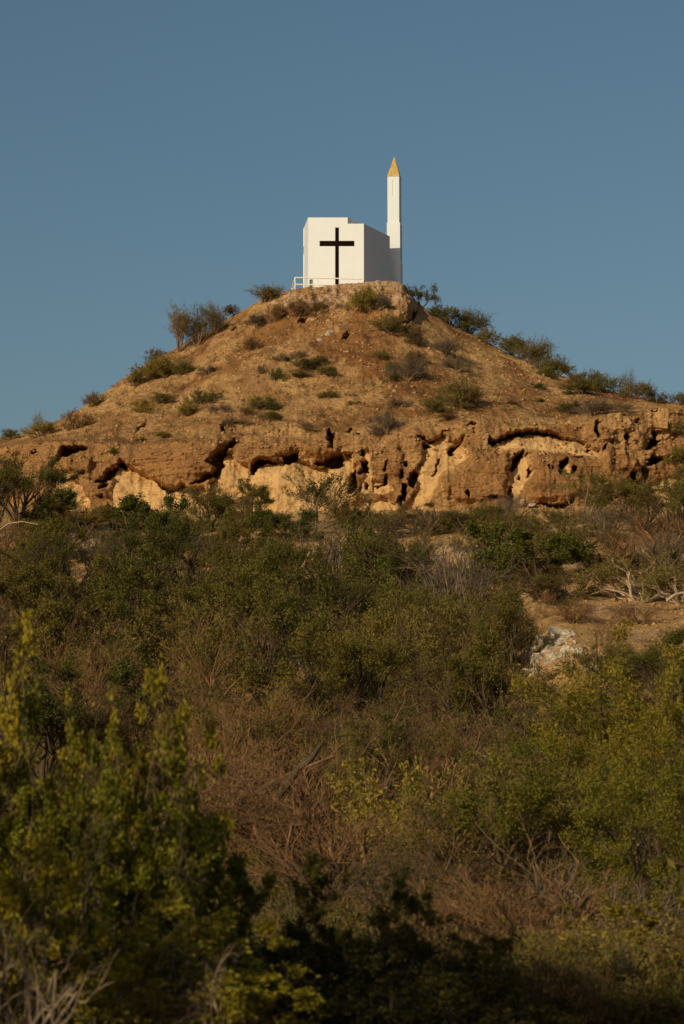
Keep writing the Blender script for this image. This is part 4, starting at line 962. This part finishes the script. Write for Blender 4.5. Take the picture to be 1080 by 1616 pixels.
# loose stones over the slope and the earth bank (too many to count)
def stones(n, pxr_, pyr_, smin, smax, mat, name, seed):
    r = np.random.default_rng(seed); octv = np.array([(1,0,0),(0,1,0),(-1,0,0),(0,-1,0),(0,0,1),(0,0,-1)], float)
    of = np.array([(0,1,4),(1,2,4),(2,3,4),(3,0,4),(1,0,5),(2,1,5),(3,2,5),(0,3,5)]); vs_ = []; fs_ = []; c = 0
    for _ in range(n):
        px, py = r.uniform(*pxr_), r.uniform(*pyr_); h = hit(px, py)
        if h is None or h.y > 198: continue
        s = smin * (smax / smin) ** (r.uniform() ** 2.2)
        v_ = octv * r.uniform(.6, 1.3, (6, 1)) * np.array([s, s, s * .7]) + r.normal(size=(6, 3)) * s * .18 + np.array(h)
        vs_.append(v_); fs_.append(of + 6 * c); c += 1
    me = make_mesh(name, np.concatenate(vs_), np.concatenate(fs_), mat); return tag(link(name, me), kind='stuff')
stones(11000, (-60, 1140), (448, 730), .03, .22, M_ROCK, 'loose_stones', 1)
stones(700, (-60, 1140), (448, 730), .03, .11, M_PALEROCK, 'pale_gravel', 2)
stones(1800, (740, 1140), (900, 1080), .04, .26, M_ROCK, 'bank_stones', 3)
# dry tufts on the slope and undergrowth beneath the brush: shared clumps joined into single masses
def scatter(name, clump_fn, nvar, pts, smin, smax, mats, seed):
    r = np.random.default_rng(seed); base = [clump_fn(np.random.default_rng(seed * 100 + i)) for i in range(nvar)]
    vs_, qs_, ts_, ms_ = [], [], [], []; off = 0
    for p in pts:
        v_, q_, t_, m_ = base[r.integers(nvar)]; a = r.uniform(0, 6.28); s = r.uniform(smin, smax); ca, sa = np.cos(a) * s, np.sin(a) * s
        vv = np.stack([v_[:, 0] * ca - v_[:, 1] * sa + p[0], v_[:, 0] * sa + v_[:, 1] * ca + p[1], v_[:, 2] * s * r.uniform(.7, 1.3) + p[2] - .03], -1)
        vs_.append(vv); qs_.append(q_ + off); ts_.append(np.clip(t_ * .6 + r.uniform(0, .4), 0, 1)); ms_.append(m_); off += len(vv)
    me = make_mesh(name, np.concatenate(vs_), np.concatenate(qs_), None, False, {'tint': np.concatenate(ts_)})
    for m in mats: me.materials.append(m)
    me.polygons.foreach_set('material_index', np.concatenate(ms_).astype(np.int32)); me.update()
    return tag(link(name, me), kind='stuff')
def clump(nst, ln, ang, nleaf, lsize, asp, rr, tw=90):
    def f(rng):
        br = grow(rng, [lv(nst, ln, .4, ang, 3, .03, .15, rr), lv(tw, ln * .4, .4, .7, 2, .02, .15, rr * .5)], .12)
        tb = join([tubes(p, q, 3) for p, q in br]); parts = [tb]; t = np.full(len(tb[0]), .5); nf = len(tb[1])
        if nleaf:
            v_, q_, t_ = leaves(rng, br[-1][0], nleaf, lsize, asp, .03, .4); parts.append((v_, q_)); t = np.concatenate([t, t_])
        vv, qq = join(parts); mi = np.zeros(len(qq)); mi[nf:] = 1; return vv, qq, t, mi
    return f
r = np.random.default_rng(5); P1 = []
for _ in range(5200):
    h = hit(r.uniform(-60, 1140), r.uniform(455, 700))
    if h is not None and h.y < 198 and vnoise(np.array(h.x * .45), np.array(h.y * .45), np.array(0.)) > 0: P1.append(h)
scatter('dry_tufts', clump(6, .22, 1.0, 26, .06, .35, .006, 10), 5, P1, .5, 1.5, [B_RED, L_BROWN], 21)
P2 = []
rg = np.random.default_rng(77)
while len(P2) < 5200:
    y = 32 * (163 / 32) ** rg.uniform(); x = rg.uniform(-.16, .16) * y; z = drop(x, y)
    px_, py_ = project(x, y, z)
    if 915 < px_ and 925 < py_ < 1010 and rg.uniform() > .15: continue
    if 830 < px_ < 940 and 1000 < py_ < 1070 and rg.uniform() > .12: continue
    P2.append((x, y, z - .05))
P3 = []
while len(P3) < 2600:      # the same scrub goes on to both sides of the view
    y = rg.uniform(20, 164); x = rg.uniform(-48, 48)
    if abs(x) < .155 * y + 1.5: continue
    P3.append((x, y, drop(x, y) - .05))
def gn_scatter(name, meshes, pts, smin, smax, seed):
    """one object that scatters copies of a few clumps over its points"""
    me = bpy.data.meshes.new(name); me.from_pydata([tuple(p) for p in pts], [], []); rg_ = np.random.default_rng(seed); n = len(pts)
    a = me.attributes.new('turn', 'FLOAT_VECTOR', 'POINT'); a.data.foreach_set('vector', np.stack([rg_.uniform(-.12, .12, n), rg_.uniform(-.12, .12, n), rg_.uniform(0, 6.28, n)], -1).astype(np.float32).ravel())
    s0 = rg_.uniform(smin, smax, n); a = me.attributes.new('size', 'FLOAT_VECTOR', 'POINT'); a.data.foreach_set('vector', np.stack([s0, s0, s0 * rg_.uniform(.7, 1.25, n)], -1).astype(np.float32).ravel())
    o = tag(link(name, me), kind='stuff'); ng = bpy.data.node_groups.new(name, 'GeometryNodeTree')
    ng.interface.new_socket('Geometry', in_out='INPUT', socket_type='NodeSocketGeometry'); ng.interface.new_socket('Geometry', in_out='OUTPUT', socket_type='NodeSocketGeometry')
    gi = ng.nodes.new('NodeGroupInput'); go = ng.nodes.new('NodeGroupOutput'); jn = ng.nodes.new('GeometryNodeJoinGeometry'); ip = ng.nodes.new('GeometryNodeInstanceOnPoints')
    for m_ in meshes:
        src = bpy.data.objects.new(m_.name, m_); oi_ = ng.nodes.new('GeometryNodeObjectInfo'); oi_.inputs['Object'].default_value = src; oi_.inputs['As Instance'].default_value = True
        ng.links.new(oi_.outputs['Geometry'], jn.inputs[0])
    def at_(nm):
        q = ng.nodes.new('GeometryNodeInputNamedAttribute'); q.data_type = 'FLOAT_VECTOR'; q.inputs['Name'].default_value = nm; return q.outputs['Attribute']
    ng.links.new(gi.outputs[0], ip.inputs['Points']); ng.links.new(jn.outputs[0], ip.inputs['Instance']); ip.inputs['Pick Instance'].default_value = True
    rv = ng.nodes.new('FunctionNodeEulerToRotation'); ng.links.new(at_('turn'), rv.inputs[0]); ng.links.new(rv.outputs[0], ip.inputs['Rotation']); ng.links.new(at_('size'), ip.inputs['Scale'])
    ng.links.new(ip.outputs[0], go.inputs[0]); md = o.modifiers.new('scatter', 'NODES'); md.node_group = ng
    return o
def clump_mesh(name, fn, seed, mats):
    v_, q_, t_, m_ = fn(np.random.default_rng(seed)); me = make_mesh(name, v_, q_, None, False, {'tint': t_})
    for m in mats: me.materials.append(m)
    me.polygons.foreach_set('material_index', m_.astype(np.int32)); me.update(); return me
fb = clump(12, 1.3, .7, 350, .09, .3, .012, 160); fg = clump(10, 1.2, .75, 1300, .10, .38, .010, 120)
gn_scatter('dry_undergrowth', [clump_mesh('dry_clump', fb, 300 + i, [B_RED, L_BROWN]) for i in range(4)] + [clump_mesh('grey_clump', fb, 320 + i, [B_GREY, L_BROWN]) for i in range(2)], P2[:1700], .35, .8, 31)
gn_scatter('green_undergrowth', [clump_mesh('green_clump', fg, 340 + i, [B_BROWN, L_GREEN]) for i in range(3)] + [clump_mesh('olive_clump', fg, 360 + i, [B_RED, L_OLIVE]) for i in range(2)], P2[2700:], .35, .8, 32)
gn_scatter('side_scrub', [clump_mesh('side_clump', fg, 380 + i, [B_BROWN, L_GREEN]) for i in range(2)] + [clump_mesh('side_clump', fg, 390 + i, [B_RED, L_OLIVE]) for i in range(2)], P3, .9, 2.2, 33)

shade = plant('leathery', Vector((-7.1, 16.2, 2.0)), 4.4, 3.5, 'added_shade_tree', 'unseen leafy tree added outside the view to shade the bushes at the bottom middle', 'tree')  # out of view, added for the shade it casts on the near bushes
tp, tr = np.array([[(0, 0, -5.2), (.12, .05, -2.2), (0, 0, .4)]]), np.array([[.30, .22, .16]])
lower_trunk = link('lower_trunk', make_mesh('lower_trunk', *tubes(tp / np.array([1.25, 1.25, 1.05]), tr, 8), B_GREY, True), shade)
